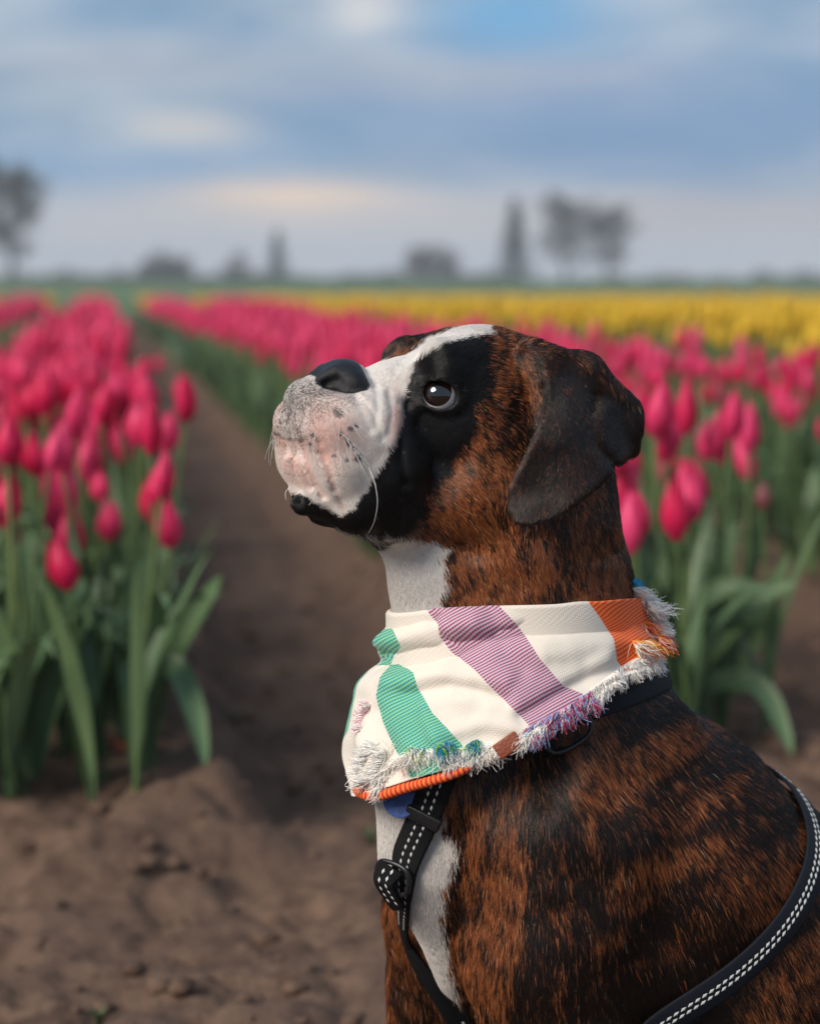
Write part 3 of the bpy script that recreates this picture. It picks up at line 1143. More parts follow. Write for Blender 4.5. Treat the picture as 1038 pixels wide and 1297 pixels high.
def narrow(lo, hi, band):
    sl, (X, Y, Z) = block(lo, hi, 0.0)
    sub = FIELD[sl]
    m = np.abs(sub) < band
    P = np.stack([X[m], Y[m], Z[m]], -1).astype(float)
    lt = lat_of(P)
    P = np.where((lt < 0)[:, None], mirror(P), P)
    px, py = proj(P)
    return sl, m, px, py, np.abs(lt)


HLO, HHI = np.array([-.125, 1.42, .555]), np.array([.21, 1.80, .80])
sl, m, px, py, lt = narrow(HLO, HHI, 1.0)
near = (px > 630) & (px < 825) & (py > 425) & (py < 680) & (lt > .02)
d2 = poly_sd(px[near], py[near], EAR) / 1600.0
el = ear_lat(px[near], py[near])
th = .0030 + .0016 * vnoise(px[near] / 30, py[near] / 30)
d3 = np.abs(lt[near] - el) - th
d = np.full(len(px), .06)
d[near] = smax(d2, d3, .006)
sub = FIELD[sl]
sub[m] = smin(sub[m], d, .006)
FIELD[sl] = sub
# rolled base of the ear and its hollow
chain([(690, 462, .054, .016), (735, 478, .052, .017), (785, 522, .050, .016)], .012)
chain([(672, 446, .050, .010), (690, 480, .060, .008), (684, 540, .070, .005)], .008)
ell(hp(792, 545, .054), (.012, .017, .013), 0, .010)

def sstep0(a, b, x):
    t_ = np.clip((x - a) / (b - a), 0, 1)
    return t_ * t_ * (3 - 2 * t_)


# folds of skin, pressed into the surface
CREASE = [
    ([(447, 503), (458, 520), (468, 545)], 5, .0012, .012, 1),
    ([(476, 492), (478, 515), (474, 540)], 5, .0010, .012, 1),
    ([(512, 512), (508, 545), (507, 580), (512, 612)], 6, .0032, .015, 1),
    ([(512, 612), (520, 640), (510, 664)], 7, .0022, .015, 1),
    ([(383, 560), (392, 596), (410, 628)], 5, .0022, .0, 1),
    ([(372, 560), (378, 590), (392, 618)], 4, .0013, .0, 1),
    ([(404, 560), (412, 590), (424, 620)], 5, .0012, .012, 1),
    ([(452, 504), (466, 516), (478, 536), (484, 556)], 4, .0014, .012, 1),
    ([(492, 500), (496, 525), (490, 550)], 5, .0012, .012, 1),
    ([(412, 575), (420, 610), (436, 645)], 4, .0009, .012, 1),
    ([(535, 522), (556, 532), (580, 527)], 6, .0014, .02, 1),
    ([(600, 560), (575, 600), (540, 640)], 14, .0022, .02, 1),
    ([(500, 470), (515, 452), (528, 440)], 6, .0010, .0, 1),
    ([(555, 458), (580, 452), (604, 462)], 8, .0016, .01, 1),
    ([(754, 504), (746, 532), (752, 562), (776, 588)], 8, .0030, .035, 1),
    ([(700, 462), (716, 500), (712, 560)], 16, -.0016, .035, 1),
    ([(770, 520), (764, 545), (772, 570)], 9, -.0020, .035, 1),
    ([(585, 690), (625, 708), (655, 740)], 14, .0022, .02, 1),
    ([(690, 680), (712, 712), (728, 750)], 16, .0018, .02, 1),
]
sl, m, px, py, lt = narrow(HLO, HHI, .012)
sub = FIELD[sl]
inc = np.zeros(len(px))
for pts, wd, amp, l0, l1 in CREASE:
    ok = (lt >= l0) & (lt <= l1)
    gain = 1.15 if max(p_[0] for p_ in pts) < 440 else .8
    inc[ok] += gain * amp * np.exp(-(line_d(px[ok], py[ok], pts) / wd) ** 2)
# groove down the middle of the muzzle
inc += .0034 * np.exp(-(lt / .0032) ** 2) * (px < 402) * sstep0(492, 506, py) * sstep0(612, 590, py)
# wrinkled lips
lip = np.exp(-((px - 395) / 45) ** 2 - ((py - 590) / 55) ** 2)
inc += lip * .0015 * np.sin((px * .9 - py * .45) / 4.2)
sub[m] += inc
FIELD[sl] = sub

# muscles of the shoulder
sl, m, px, py, lt = narrow(np.array([-.15, 1.3, .15]), np.array([.62, 2.1, .555]), .02)
sub = FIELD[sl]
inc = np.zeros(len(px))
for pts, wd, amp in (([(770, 1010), (760, 1100), (775, 1200), (800, 1297)], 40, .004),
                     ([(600, 1110), (622, 1200), (640, 1297)], 30, .003),
                     ([(830, 880), (800, 960), (790, 1010)], 36, .004),
                     ([(690, 1030), (700, 1120)], 22, -.003),
                     ([(560, 1060), (566, 1130), (585, 1200), (600, 1260)], 28, .004)):
    ok = lt > .01
    inc[ok] += amp * np.exp(-(line_d(px[ok], py[ok], pts) / wd) ** 2)
sub[m] += inc
FIELD[sl] = sub


def surface_nets(f, xs, ys, zs):
    s = f < 0
    c = s[:-1, :-1, :-1].astype(np.int8)
    n = np.zeros_like(c)
    corners = [(i, j, k) for i in (0, 1) for j in (0, 1) for k in (0, 1)]
    nx, ny, nz = f.shape
    for i, j, k in corners:
        n += s[i:nx - 1 + i, j:ny - 1 + j, k:nz - 1 + k]
    I, J, K = np.nonzero((n > 0) & (n < 8))
    idx = np.full(n.shape, -1, np.int32)
    idx[I, J, K] = np.arange(len(I))
    vals = {c: f[I + c[0], J + c[1], K + c[2]] for c in corners}
    acc, cnt = np.zeros((len(I), 3)), np.zeros(len(I))
    for c0 in corners:
        for ax in range(3):
            if c0[ax]:
                continue
            c1 = tuple(1 if q == ax else c0[q] for q in range(3))
            a, b = vals[c0], vals[c1]
            cr = (a < 0) != (b < 0)
            t = np.where(cr, a / np.where(cr, a - b, 1), 0)
            p = np.zeros((len(I), 3))
            for q in range(3):
                p[:, q] = c0[q]
            p[:, ax] = t
            acc[cr] += p[cr]
            cnt[cr] += 1
    acc /= cnt[:, None]
    V = np.stack([g[q] + acc[:, a] * (g[q + 1] - g[q]) for a, (g, q) in enumerate(((xs, I), (ys, J), (zs, K)))], -1)
    quads = []
    for ax in range(3):
        o1, o2 = (ax + 1) % 3, (ax + 2) % 3
        A = s[tuple(slice(0, -1) if q == ax else slice(1, -1) for q in range(3))]
        B = s[tuple(slice(1, None) if q == ax else slice(1, -1) for q in range(3))]
        E = np.stack(np.nonzero(A != B), -1)
        neg = A[E[:, 0], E[:, 1], E[:, 2]]
        base = E.copy()
        base[:, o1] += 1
        base[:, o2] += 1
        q = []
        for d1, d2_ in ((-1, -1), (0, -1), (0, 0), (-1, 0)):
            cc = base.copy()
            cc[:, o1] += d1
            cc[:, o2] += d2_
            q.append(idx[cc[:, 0], cc[:, 1], cc[:, 2]])
        q = np.stack(q, -1)
        q[~neg] = q[~neg][:, ::-1]
        quads.append(q)
    return V, np.concatenate(quads)


def relax(V, Q, it, w=0.5):
    n = len(V)
    a = np.concatenate([Q[:, i] for i in range(4)] + [Q[:, (i + 1) % 4] for i in range(4)])
    b = np.concatenate([Q[:, (i + 1) % 4] for i in range(4)] + [Q[:, i] for i in range(4)])
    deg = np.bincount(a, minlength=n).astype(float)
    for i in range(it):
        S = np.stack([np.bincount(a, V[b, q], n) for q in range(3)], -1) / deg[:, None]
        V = V + (w if i % 2 == 0 else -w * 1.03) * (S - V)
    return V


DV, DQ = surface_nets(FIELD, GX, GY, GZ)


def keep_largest(V, Q):
    lab = np.arange(len(V))
    while True:
        mn = lab[Q].min(1)
        new = lab.copy()
        for i in range(4):
            np.minimum.at(new, Q[:, i], mn)
        new = new[new]
        if np.array_equal(new, lab):
            break
        lab = new
    r = np.bincount(lab).argmax()
    kv = lab == r
    re = np.cumsum(kv) - 1
    return V[kv], re[Q[kv[Q[:, 0]]]]


DV, DQ = keep_largest(DV, DQ)
DV = relax(DV, DQ, 6, 0.5)
del FIELD


def vert_normals(V, Q):
    fn = np.cross(V[Q[:, 2]] - V[Q[:, 0]], V[Q[:, 3]] - V[Q[:, 1]])
    N = np.zeros_like(V)
    for i in range(4):
        for q in range(3):
            N[:, q] += np.bincount(Q[:, i], fn[:, q], len(V))
    return unit(N), fn


DN, DFN = vert_normals(DV, DQ)
print('dog verts', len(DV), 'bounds', DV.min(0), DV.max(0))

# ------------------------------------------------------------------ coat: colours of the markings, fur
BVH = BVHTree.FromPolygons([tuple(v) for v in DV], [tuple(q) for q in DQ.tolist()])

P_WHITE_FACE = [(482, 452), (446, 440), (400, 450), (335, 480), (325, 560), (345, 615), (376, 630), (412, 645), (430, 655), (448, 643),
                (464, 620), (481, 590), (498, 560), (507, 530), (512, 492), (521, 466), (545, 444), (582, 429), (616, 422), (616, 405),
                (560, 405), (500, 440)]
P_WHITE_THROAT = [(430, 678), (490, 677), (530, 681), (571, 692), (556, 706), (565, 730), (558, 760), (562, 860), (470, 860)]
P_WHITE_CHEST = [(400, 900), (556, 980), (560, 1050), (582, 1072), (562, 1112), (556, 1160), (566, 1215), (580, 1275), (600, 1340),
                 (600, 1480), (440, 1480), (440, 1200)]
P_MASK = [(508, 492), (518, 466), (545, 440), (582, 425), (606, 424), (618, 445), (618, 485), (602, 512), (600, 540), (584, 562),
          (566, 592), (540, 625), (533, 655), (515, 676), (470, 692), (425, 672), (405, 646), (430, 650), (448, 640), (464, 615),
          (481, 585), (498, 555)]
P_JAW = [(360, 616), (376, 622), (392, 630), (412, 648), (440, 668), (470, 684), (520, 680), (440, 694), (366, 654)]
P_NOSE = [(397, 487), (398, 466), (410, 446), (428, 438), (446, 446), (461, 470), (469, 488), (464, 498), (451, 502), (436, 499),
          (420, 495), (408, 493)]
P_SMUDGE = [(398, 486), (372, 485), (350, 500), (346, 524), (362, 530), (372, 545), (386, 560), (384, 540), (392, 522), (412, 508), (440, 503), (430, 494)]
SPOTS = [(428, 522, 6), (423, 518, 4), (443, 541, 4), (436, 553, 3), (441, 559, 3.5), (447, 566, 3), (453, 578, 6), (430, 547, 3), (438, 580, 3),
         (422, 575, 2.5), (450, 537, 3), (395, 548, 4), (392, 560, 3), (400, 570, 3)]
ORANGE = np.array([(674, 470, .08), (672, 520, .15), (664, 560, .35), (620, 560, .80), (585, 605, .85), (660, 520, .70), (625, 445, .5), (655, 475, .65), (640, 620, .80), (580, 650, .75),  # orange amount by spot, kept low just ahead of the ear
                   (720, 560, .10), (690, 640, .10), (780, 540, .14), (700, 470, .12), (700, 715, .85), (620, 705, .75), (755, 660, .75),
                   (600, 1080, .92), (640, 1180, .72), (700, 1000, .66), (770, 1160, .55), (880, 900, .40), (850, 1060, .52),
                   (800, 1250, .04), (740, 1295, .12), (860, 1275, .04), (690, 1250, .4), (900, 1200, .14), (980, 1270, .36), (830, 1180, .2), (960, 1000, .2), (1010, 1120, .40),
                   (620, 1290, .55), (780, 940, .5), (560, 1250, .6)], float)
FLOW = np.array([(430, 470, .9, -.2), (440, 530, .35, .95), (370, 560, .1, 1), (470, 600, .3, .95), (480, 480, 1, -.05), (520, 455, .9, -.45),
                 (570, 430, 1, -.2), (540, 560, .5, .9), (590, 520, .8, .5), (620, 570, .7, .75), (640, 470, .95, .3), (560, 640, .8, .6),
                 (720, 540, -.15, 1), (680, 630, -.4, .9), (770, 540, .3, .9), (700, 700, .25, 1), (770, 650, .25, 1), (620, 700, .5, .9), (520, 720, .45, .95),
                 (500, 1080, .12, 1), (545, 1150, .2, 1), (620, 1100, .1, 1), (660, 1250, .08, 1), (760, 950, .35, .95), (760, 1100, .18, 1), (850, 920, .55, .85),
                 (880, 1050, .45, .9), (960, 980, .72, .7), (1000, 1150, .5, .87), (850, 1220, .38, .93), (980, 1270, .45, .9), (700, 1290, .1, 1)], float)


def idw(px, py, T, soft=900.0, pw=2.0):
    w = s = 0
    for row in T:
        q = 1.0 / (((px - row[0]) ** 2 + (py - row[1]) ** 2 + soft) ** pw)
        w = w + q
        s = s + q[:, None] * row[2:]
    return s / w[:, None]


def sstep(a, b, x):
    t = np.clip((x - a) / (b - a), 0, 1)
    return t * t * (3 - 2 * t)


def coat(P):
    """amounts of the markings at surface points: white, black, pink skin and crease tint, bare nose, orange brindle"""
    raw = lat_of(P)
    Q = np.where((raw < 0)[:, None], mirror(P), P)
    px, py = proj(Q)
    lt = np.abs(raw)
    jx = px + 9 * (fbm(px / 14, py / 14, oct=3, seed=3) - .5)
    jy = py + 9 * (fbm(px / 14, py / 14, oct=3, seed=8) - .5)
    head = py < 800
    white = np.maximum(sstep(4, -4, poly_sd(jx, jy, P_WHITE_FACE)) * (py < 662), sstep(5, -5, poly_sd(jx, jy, P_WHITE_THROAT)) * (lt < .06))
    body_edge = sstep(8, -8, poly_sd(jx, jy, P_WHITE_CHEST)) * (lt < .085)
    white = np.maximum(white, body_edge * (py > 890) * sstep(1400, 1330, py))
    rx, ry = proj(P)
    brow = sstep(4, -4, poly_sd(rx + jx - px, ry + jy - py, [(486, 464), (466, 440), (500, 404), (560, 404), (574, 417), (538, 431), (508, 454)])) * (raw < -.004)
    white = white * (1 - brow)
    nape = sstep(4, -4, poly_sd(rx, ry, [(770, 596), (800, 610), (806, 668), (781, 662)])) * (raw < -.012)
    white = np.maximum(white, nape)
    black = sstep(12, -6, poly_sd(jx, jy, P_MASK)) * head
    jaw = sstep(3, -3, poly_sd(px, py, P_JAW)) * head * (lt < .05)
    nose = sstep(1.5, -1.5, poly_sd(px, py, P_NOSE)) * (lt < .030)
    smudge = sstep(24, -16, poly_sd(jx, jy, P_SMUDGE)) * .62
    for x, y, r in SPOTS:
        smudge = np.maximum(smudge, .8 * sstep(r * 1.4, r * .4, np.hypot(px - x, (py - y))) * (lt > .008))
    pink = np.exp(-((px - 412) / 42) ** 2 - ((py - 545) / 48) ** 2) * .95 + .8 * np.exp(-((px - 500) / 10) ** 2 - ((py - 532) / 34) ** 2)
    pink = np.maximum(pink, .6 * np.exp(-((px - 372) / 30) ** 2 - ((py - 600) / 30) ** 2))
    fold_ = np.zeros(len(px))  # creases tinted pinker: skin showing through, and painted shade for fold contrast
    for pts, wd, amp, l0, l1 in CREASE:
        if max(p_[0] for p_ in pts) < 440:
            fold_ = np.maximum(fold_, np.exp(-(line_d(px, py, pts) / (wd * .8)) ** 2))
    pink = np.clip(pink + .45 * fold_ + .35 * (fbm(px / 10, py / 10, oct=2, seed=21) - .5), 0, 1) * white * (py < 670) * (px < 520)
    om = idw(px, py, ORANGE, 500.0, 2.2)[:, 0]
    # brindle: vertical on the fore part, slanting bands behind the shoulder
    a1 = fbm(px / 24 + 1.3 * fbm(px / 60, py / 60, seed=5), py / 80, oct=4, seed=31, gain=.6)
    u, v = px * .88 - py * .47, px * .47 + py * .88
    a2 = fbm(u / 100, v / 24 + 1.2 * fbm(px / 70, py / 70, seed=6), oct=4, seed=41)
    bl = sstep(700, 800, px) * (py > 850)
    br = a1 * (1 - bl) + a2 * bl
    hd = sstep(800, 760, py)
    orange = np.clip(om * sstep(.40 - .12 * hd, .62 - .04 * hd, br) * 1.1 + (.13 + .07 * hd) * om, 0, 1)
    earm = sstep(4, -4, poly_sd(px, py, EAR)) * (lt > ear_lat(px, py) - .012) * (px > 630) * (px < 830) * (py < 690)
    orange = orange * (1 - earm) + earm * .22 * sstep(.3, .7, fbm(px / 38, py / 50, oct=4, seed=77))
    eye = np.minimum(np.linalg.norm(P - EYE, axis=1), np.linalg.norm(P - mirror(EYE[None])[0], axis=1))
    return dict(px=px, py=py, lt=lt, white=white * (1 - jaw), black=np.maximum(black, jaw), smudge=smudge * white, pink=pink, nose=nose,
                orange=orange, ear=earm, eye=eye, raw=raw)


C_DARK, C_ORANGE, C_TAN = np.array([.0105, .0058, .0040]), np.array([.235, .059, .0140]), np.array([.46, .22, .095])
C_WHITE, C_PINK, C_BLACK, C_NOSE = np.array([.70, .655, .615]), np.array([.60, .30, .245]), np.array([.0062, .0055, .0057]), np.array([.0085, .0085, .0105])


def lerp(a, b, t):
    return a + (b - a) * np.asarray(t)[..., None]


c = coat(DV)
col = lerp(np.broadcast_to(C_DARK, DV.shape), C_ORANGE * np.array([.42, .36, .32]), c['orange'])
col = lerp(col, C_BLACK, c['black'])
col = lerp(col, lerp(np.broadcast_to(C_WHITE * .92, DV.shape), C_PINK, c['pink']), c['white'])
col = lerp(col, np.array([.045, .038, .038]), c['smudge'])
rim = sstep(.0205, .0178, c['eye'])
col = lerp(col, C_BLACK, rim)
col = lerp(col, C_NOSE, c['nose'])
gloss = np.maximum(c['nose'], .8 * rim)

m_skin, t = material('dog_coat')
tint = t.n('ShaderNodeAttribute', {'attribute_name': 'tint'}).outputs[0]
gl = t.n('ShaderNodeAttribute', {'attribute_name': 'gloss'}).outputs[2]
co = t.n('ShaderNodeTexCoord').outputs['Object']
vor = t.n('ShaderNodeTexVoronoi', {'feature': 'DISTANCE_TO_EDGE'}, Vector=co, Scale=900.0).outputs[0]
bmp = t.n('ShaderNodeBump', Strength=t.math('ADD', t.math('MULTIPLY', gl, 0.6), 0.12), Distance=0.0006,
          Height=t.math('ADD', vor, t.noise(co, 1500.0, 2.0)))
b = t.n('ShaderNodeBsdfPrincipled', Base_Color=tint, Roughness=t.math('SUBTRACT', 0.62, t.math('MULTIPLY', gl, 0.26)), Normal=bmp)
b.inputs['Specular IOR Level'].default_value = 0.35
finish(t, b)

dog_me = mesh_np('dog', DV, DQ, m_skin)
attr(dog_me, 'tint', col)
attr(dog_me, 'gloss', gloss, 'FLOAT')
dog = add('dog', dog_me, None, 'brindle boxer dog with white muzzle and black eye patch, sitting and gazing upwards', 'dog')

# fur strands
fc = DV[DQ].mean(1)
area = 0.5 * np.linalg.norm(DFN, axis=1)
fn = unit(DFN)
fpx, fpy = proj(fc)
facing = np.einsum('ij,ij->i', fn, unit(CAM - fc))
inframe = (fpx > -40) & (fpx < 1080) & (fpy > 0) & (fpy < 1340)
lit = (facing > -.25) & inframe
N_FUR = 900000
headw = np.where(fpy < 800, 1.5, 1.0)
fcoat = coat(fc)
wgt = area * np.where(lit, 1.0, .10) * headw * (1 + 1.6 * fcoat['white'] * np.where(fpy < 670, 1.8, 1.0))
pick = rng.choice(len(DQ), N_FUR, p=wgt / wgt.sum())
a_, b_ = rng.random(N_FUR)[:, None], rng.random(N_FUR)[:, None]
q = DQ[pick]
bl4 = [(1 - a_) * (1 - b_), a_ * (1 - b_), a_ * b_, (1 - a_) * b_]
root = sum(wt * DV[q[:, i]] for i, wt in enumerate(bl4))
nrm = unit(sum(wt * DN[q[:, i]] for i, wt in enumerate(bl4)))
c = coat(root)
keep = (c['nose'] < .4) & (c['eye'] > .0192)
root, nrm, dense = root[keep], nrm[keep], lit[pick][keep]
c = {k: v[keep] for k, v in c.items()}
n = len(root)
px, py = c['px'], c['py']
fl = idw(px, py, FLOW, 700.0, 2.0)
fl += .18 * np.stack([fbm(px / 26, py / 26, oct=2, seed=51) - .5, fbm(px / 26, py / 26, oct=2, seed=52) - .5], -1) * 2
D3 = fl[:, :1] * BACK - fl[:, 1:] * ZUP
D3 = np.where((c['raw'] < 0)[:, None], D3 - 2 * (D3 @ LAT)[:, None] * LAT, D3)
D3 += rng.normal(0, .09, D3.shape)
D3 = unit(D3 - np.einsum('ij,ij->i', D3, nrm)[:, None] * nrm)
length = np.where(py < 800, .0058, .0120)
length = np.where((c['white'] > .5) & (px < 520) & (py < 660), .0024, length)
length = np.where((py < 660) & (c['black'] > .4), .0045, length)
length = np.where((py > 660) & (py < 800), .0085, length)
length = np.where(c['ear'] > .3, .0030, length)
length = np.where((c['white'] > .5) & (py > 800), .0075, length)
length = np.where((c['white'] > .5) & (py > 662) & (py <= 800), .0055, length)
length = np.where((c['white'] > .04) & (py > 600) & (py < 668) & (px < 520), .0016, length)
length = length * rng.uniform(.65, 1.3, n)
lift = np.where(c['white'] > .5, .15, np.where(c['ear'] > .3, .10, np.where(py < 660, .22, .14))) * rng.uniform(.5, 1.5, n)
S = np.array([0, .34, .68, 1.0])
bend = S ** 1.5
pos = root[:, None] + length[:, None, None] * (S[None, :, None] * D3[:, None] + (lift[:, None] * (S - .55 * bend * S)[None])[..., None] * nrm[:, None])
rad = np.where(dense, np.where(c['white'] > .5, .00012, .00014), .00036) * rng.uniform(.8, 1.25, n)
radius = rad[:, None] * np.array([1.0, .95, .7, .15])
# colour of each strand: drawn, not blended, so the edges of the markings feather
r1, r2, r3 = rng.random(n), rng.random(n), rng.random(n)
streak = fbm(px / 3.5 + 5 * fbm(px / 20, py / 20, seed=61), py / 16, oct=2, seed=62)
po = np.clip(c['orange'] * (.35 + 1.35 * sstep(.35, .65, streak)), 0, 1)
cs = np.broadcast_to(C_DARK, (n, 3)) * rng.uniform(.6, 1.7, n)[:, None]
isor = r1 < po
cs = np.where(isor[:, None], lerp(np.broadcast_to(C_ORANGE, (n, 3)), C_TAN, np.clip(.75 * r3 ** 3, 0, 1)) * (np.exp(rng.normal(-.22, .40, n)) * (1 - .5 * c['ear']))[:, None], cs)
isbl = r2 < c['black']
cs = np.where(isbl[:, None], C_BLACK * rng.uniform(.7, 1.8, n)[:, None], cs)
iswh = rng.random(n) < c['white']
wcol = lerp(np.broadcast_to(C_WHITE, (n, 3)), C_PINK * 1.08, c['pink'] * rng.uniform(.4, 1.0, n)) * rng.uniform(.88, 1.08, n)[:, None]
wcol = np.where((rng.random(n) < c['smudge'])[:, None], np.array([.06, .052, .052]), wcol)
cs = np.where(iswh[:, None], wcol, cs)
stray = (rng.random(n) < .0012) & (c['white'] < .1) & (c['ear'] < .3)                      # single pale guard hairs
cs = np.where(stray[:, None], np.array([.42, .34, .27]), cs)


def hair_object(name, pos, radius, colour, mat, parent, kind='stuff', label=None):
    hc = bpy.data.hair_curves.new(name)
    k = pos.shape[1]
    hc.add_curves([k] * len(pos))
    hc.attributes['position'].data.foreach_set('vector', np.ascontiguousarray(pos, np.float32).ravel())
    ra = hc.attributes.get('radius') or hc.attributes.new('radius', 'FLOAT', 'POINT')
    ra.data.foreach_set('value', np.ascontiguousarray(radius, np.float32).ravel())
    ca = hc.attributes.new('tint', 'FLOAT_COLOR', 'CURVE')
    d4 = np.ones((len(pos), 4), np.float32)
    d4[:, :3] = colour
    ca.data.foreach_set('color', d4.ravel())
    hc.materials.append(mat)
    return add(name, hc, parent, label, None, None, kind)


m_fur, t = material('dog_fur')
tint = t.n('ShaderNodeAttribute', {'attribute_name': 'tint'}).outputs[0]
b = t.n('ShaderNodeBsdfPrincipled', Base_Color=tint, Roughness=0.34)
b.inputs['Specular IOR Level'].default_value = 0.42
finish(t, b)
scene.cycles_curves.shape = 'RIBBONS'
hair_object('fur', pos, radius, cs, m_fur, dog)

# eyes
m_eye, t = material('eyeball')
oc = t.n('ShaderNodeSeparateXYZ', i0=t.n('ShaderNodeTexCoord').outputs['Object'])
ang = t.math('ARCCOSINE', t.math('DIVIDE', oc.outputs[2], EYE_R, clamp=True))
ring = t.noise(t.n('ShaderNodeTexCoord').outputs['Object'], 500.0, 3.0)
iris = t.mix(ring, (.005, .0018, .0012), (.020, .0065, .003))
ecol = t.mix(t.ramp(ang, [(.34, 0.0), (.40, 1.0)]), (.0015, .0015, .0018), iris)
ecol = t.mix(t.ramp(ang, [(.66, 0.0), (.76, 1.0)]), ecol, (.004, .003, .003))
ecol = t.mix(t.ramp(ang, [(.79, 0.0), (.86, 1.0)]), ecol, (.64, .57, .57))
b = t.n('ShaderNodeBsdfPrincipled', Base_Color=ecol, Roughness=0.4)
b.inputs['Specular IOR Level'].default_value = 0.0
b.inputs['Coat Weight'].default_value = 1.0
b.inputs['Coat Roughness'].default_value = 0.015
b.inputs['Coat IOR'].default_value = 1.8
finish(t, b)
CAMD = unit(CAM - EYE)
for flip in (False, True):
    gz = unit(CAMD + RT * -.14 + ZUP * .31)
    C = EYE
    if flip:
        C, gz = mirror(EYE), gz - 2 * (gz @ LAT) * LAT
    nu, nv = 48, 25
    th, ph = np.meshgrid(np.arange(nu) * 2 * math.pi / nu, np.linspace(.001, math.pi - .001, nv), indexing='ij')
    bulge = EYE_R * (1 + .035 * np.exp(-(ph / .55) ** 4))
    V = np.stack([bulge * np.sin(ph) * np.cos(th), bulge * np.sin(ph) * np.sin(th), bulge * np.cos(ph)], -1).reshape(-1, 3)
    e = add('eye', mesh_np('eye', V, grid_faces(nu, nv, True)[:, ::-1], m_eye), dog)
    e.location = C
    e.rotation_euler = Vector(gz).to_track_quat('Z', 'Y').to_euler()

# whiskers
m_whisk = simple_mat('whisker', (.62, .60, .58), .3)
wj = Join()
for pts in ([(467, 592, 0), (474, 610, .008), (478, 635, .011), (474, 660, .010), (466, 676, .006)],
            [(402, 622, 0), (397, 632, .004), (391, 640, .008)],
            [(532, 684, 0), (531, 705, .003), (527, 725, .003)]):
    hit = None
    path = []
    for x, y, off in pts:
        d = unit(ray(x, y))
        h = BVH.ray_cast(Vector(CAM), Vector(d))
        if h[0] is not None:
            hit = np.array(h[0])
        dist = np.linalg.norm(hit - CAM)
        path.append(CAM + d * (dist - .001 - off))
    P = catmull(path, 14)
    wj.add(*tube(P, np.linspace(.00042, .00012, 14), 5))
    wj.add(*tube(mirror(P), np.linspace(.00042, .00012, 14), 5))
wr = np.random.default_rng(3)
for x, y, r_ in SPOTS * 2:
    d = unit(ray(x + wr.normal(0, 3), y + wr.normal(0, 3)))
    h = BVH.ray_cast(Vector(CAM), Vector(d))
    if h[0] is None:
        continue
    p, nn_ = np.array(h[0]), np.array(h[1])
    g = unit(nn_ * .55 + BACK * wr.uniform(.1, .5) - ZUP * wr.uniform(.3, .9) + wr.normal(0, .15, 3))
    L_ = wr.uniform(.008, .024)
    u = np.linspace(0, 1, 10)[:, None]
    P = p + L_ * (u * g + u ** 2 * (-ZUP * .35 + BACK * .15))
    wj.add(*tube(P, np.linspace(.00022, .00007, 10), 4))
    wj.add(*tube(mirror(P), np.linspace(.00022, .00007, 10), 4))
add('whiskers', wj.mesh('whiskers', m_whisk), dog, kind='stuff')

# ------------------------------------------------------------------ bandana
AX = hp(645, 761, 0)


def at_py(x, y, py):
    """height of the point above (x, y) that is seen at photo row py"""
    k = (IH / 2 - py) / F_PX
    yy = y - CAM[1]
    return CAM[2] + yy * (k * math.cos(PITCH) - math.sin(PITCH)) / (math.cos(PITCH) + k * math.sin(PITCH))


BT = np.array([(-180, 838), (-135, 855), (-90, 880), (-60, 900), (-45, 916), (-30, 952), (-15, 1000), (0, 1010), (20, 998), (45, 974),
               (60, 955), (75, 936), (90, 912), (100, 886), (110, 864), (120, 851), (135, 842), (150, 838), (180, 836)], float)
TT = np.array([(-180, 755), (-90, 764), (-40, 766), (0, 768), (45, 764), (90, 761), (135, 757), (180, 755)], float)


def smooth_interp(x, T, n=1441):
    g = np.linspace(-180, 180, n)
    v = np.interp(g, T[:, 0], T[:, 1])
    k = np.exp(-(np.arange(-40, 41) / 16.0) ** 2)
    vp = np.concatenate([v[-41:-1], v, v[1:41]])
    return np.interp(x, g, np.convolve(vp, k / k.sum(), 'valid'))


def on_dog(P, gap, outward_from=None, it=3):
    """push points out until they clear the dog's skin by gap"""
    Q = P.copy()
    for i, p in enumerate(Q):
        loc, nr, fi, dist = BVH.find_nearest(Vector(p))
        nr = np.array(nr)
        h = (p - np.array(loc)) @ nr
        g = gap if np.isscalar(gap) else gap[i]
        if h < g:
            Q[i] = p + nr * (g - h)
    return Q


NU, NV = 460, 130
th = np.linspace(-180, 180, NU, endpoint=False)
vv_ = np.linspace(0, 1, NV)
TH, VVg = np.meshgrid(th, vv_, indexing='ij')
ct, st = np.cos(np.radians(TH)), np.sin(np.radians(TH))
A = np.interp(VVg, [0, .06, .3, .6, 1], [.0945, .0965, .101, .117, .1300])
B = np.interp(VVg, [0, .06, .3, .6, 1], [.0800, .0830, .092, .104, .1150])
CX = np.interp(VVg, [0, 1], [0, .004])
P = AX - BACK * (A * ct + CX)[..., None] + LAT * (B * st)[..., None]
PYR = smooth_interp(TH, TT) * (1 - VVg) + smooth_interp(TH, BT) * VVg
P[..., 2] = at_py(P[..., 0], P[..., 1], PYR)
P = P.reshape(-1, 3)
out = unit(np.stack([P[:, 0] - AX[0], P[:, 1] - AX[1], P[:, 2] * 0], -1))
px, py = proj(P)
front = (lat_of(P) > -.03)
fold = np.zeros(len(P))
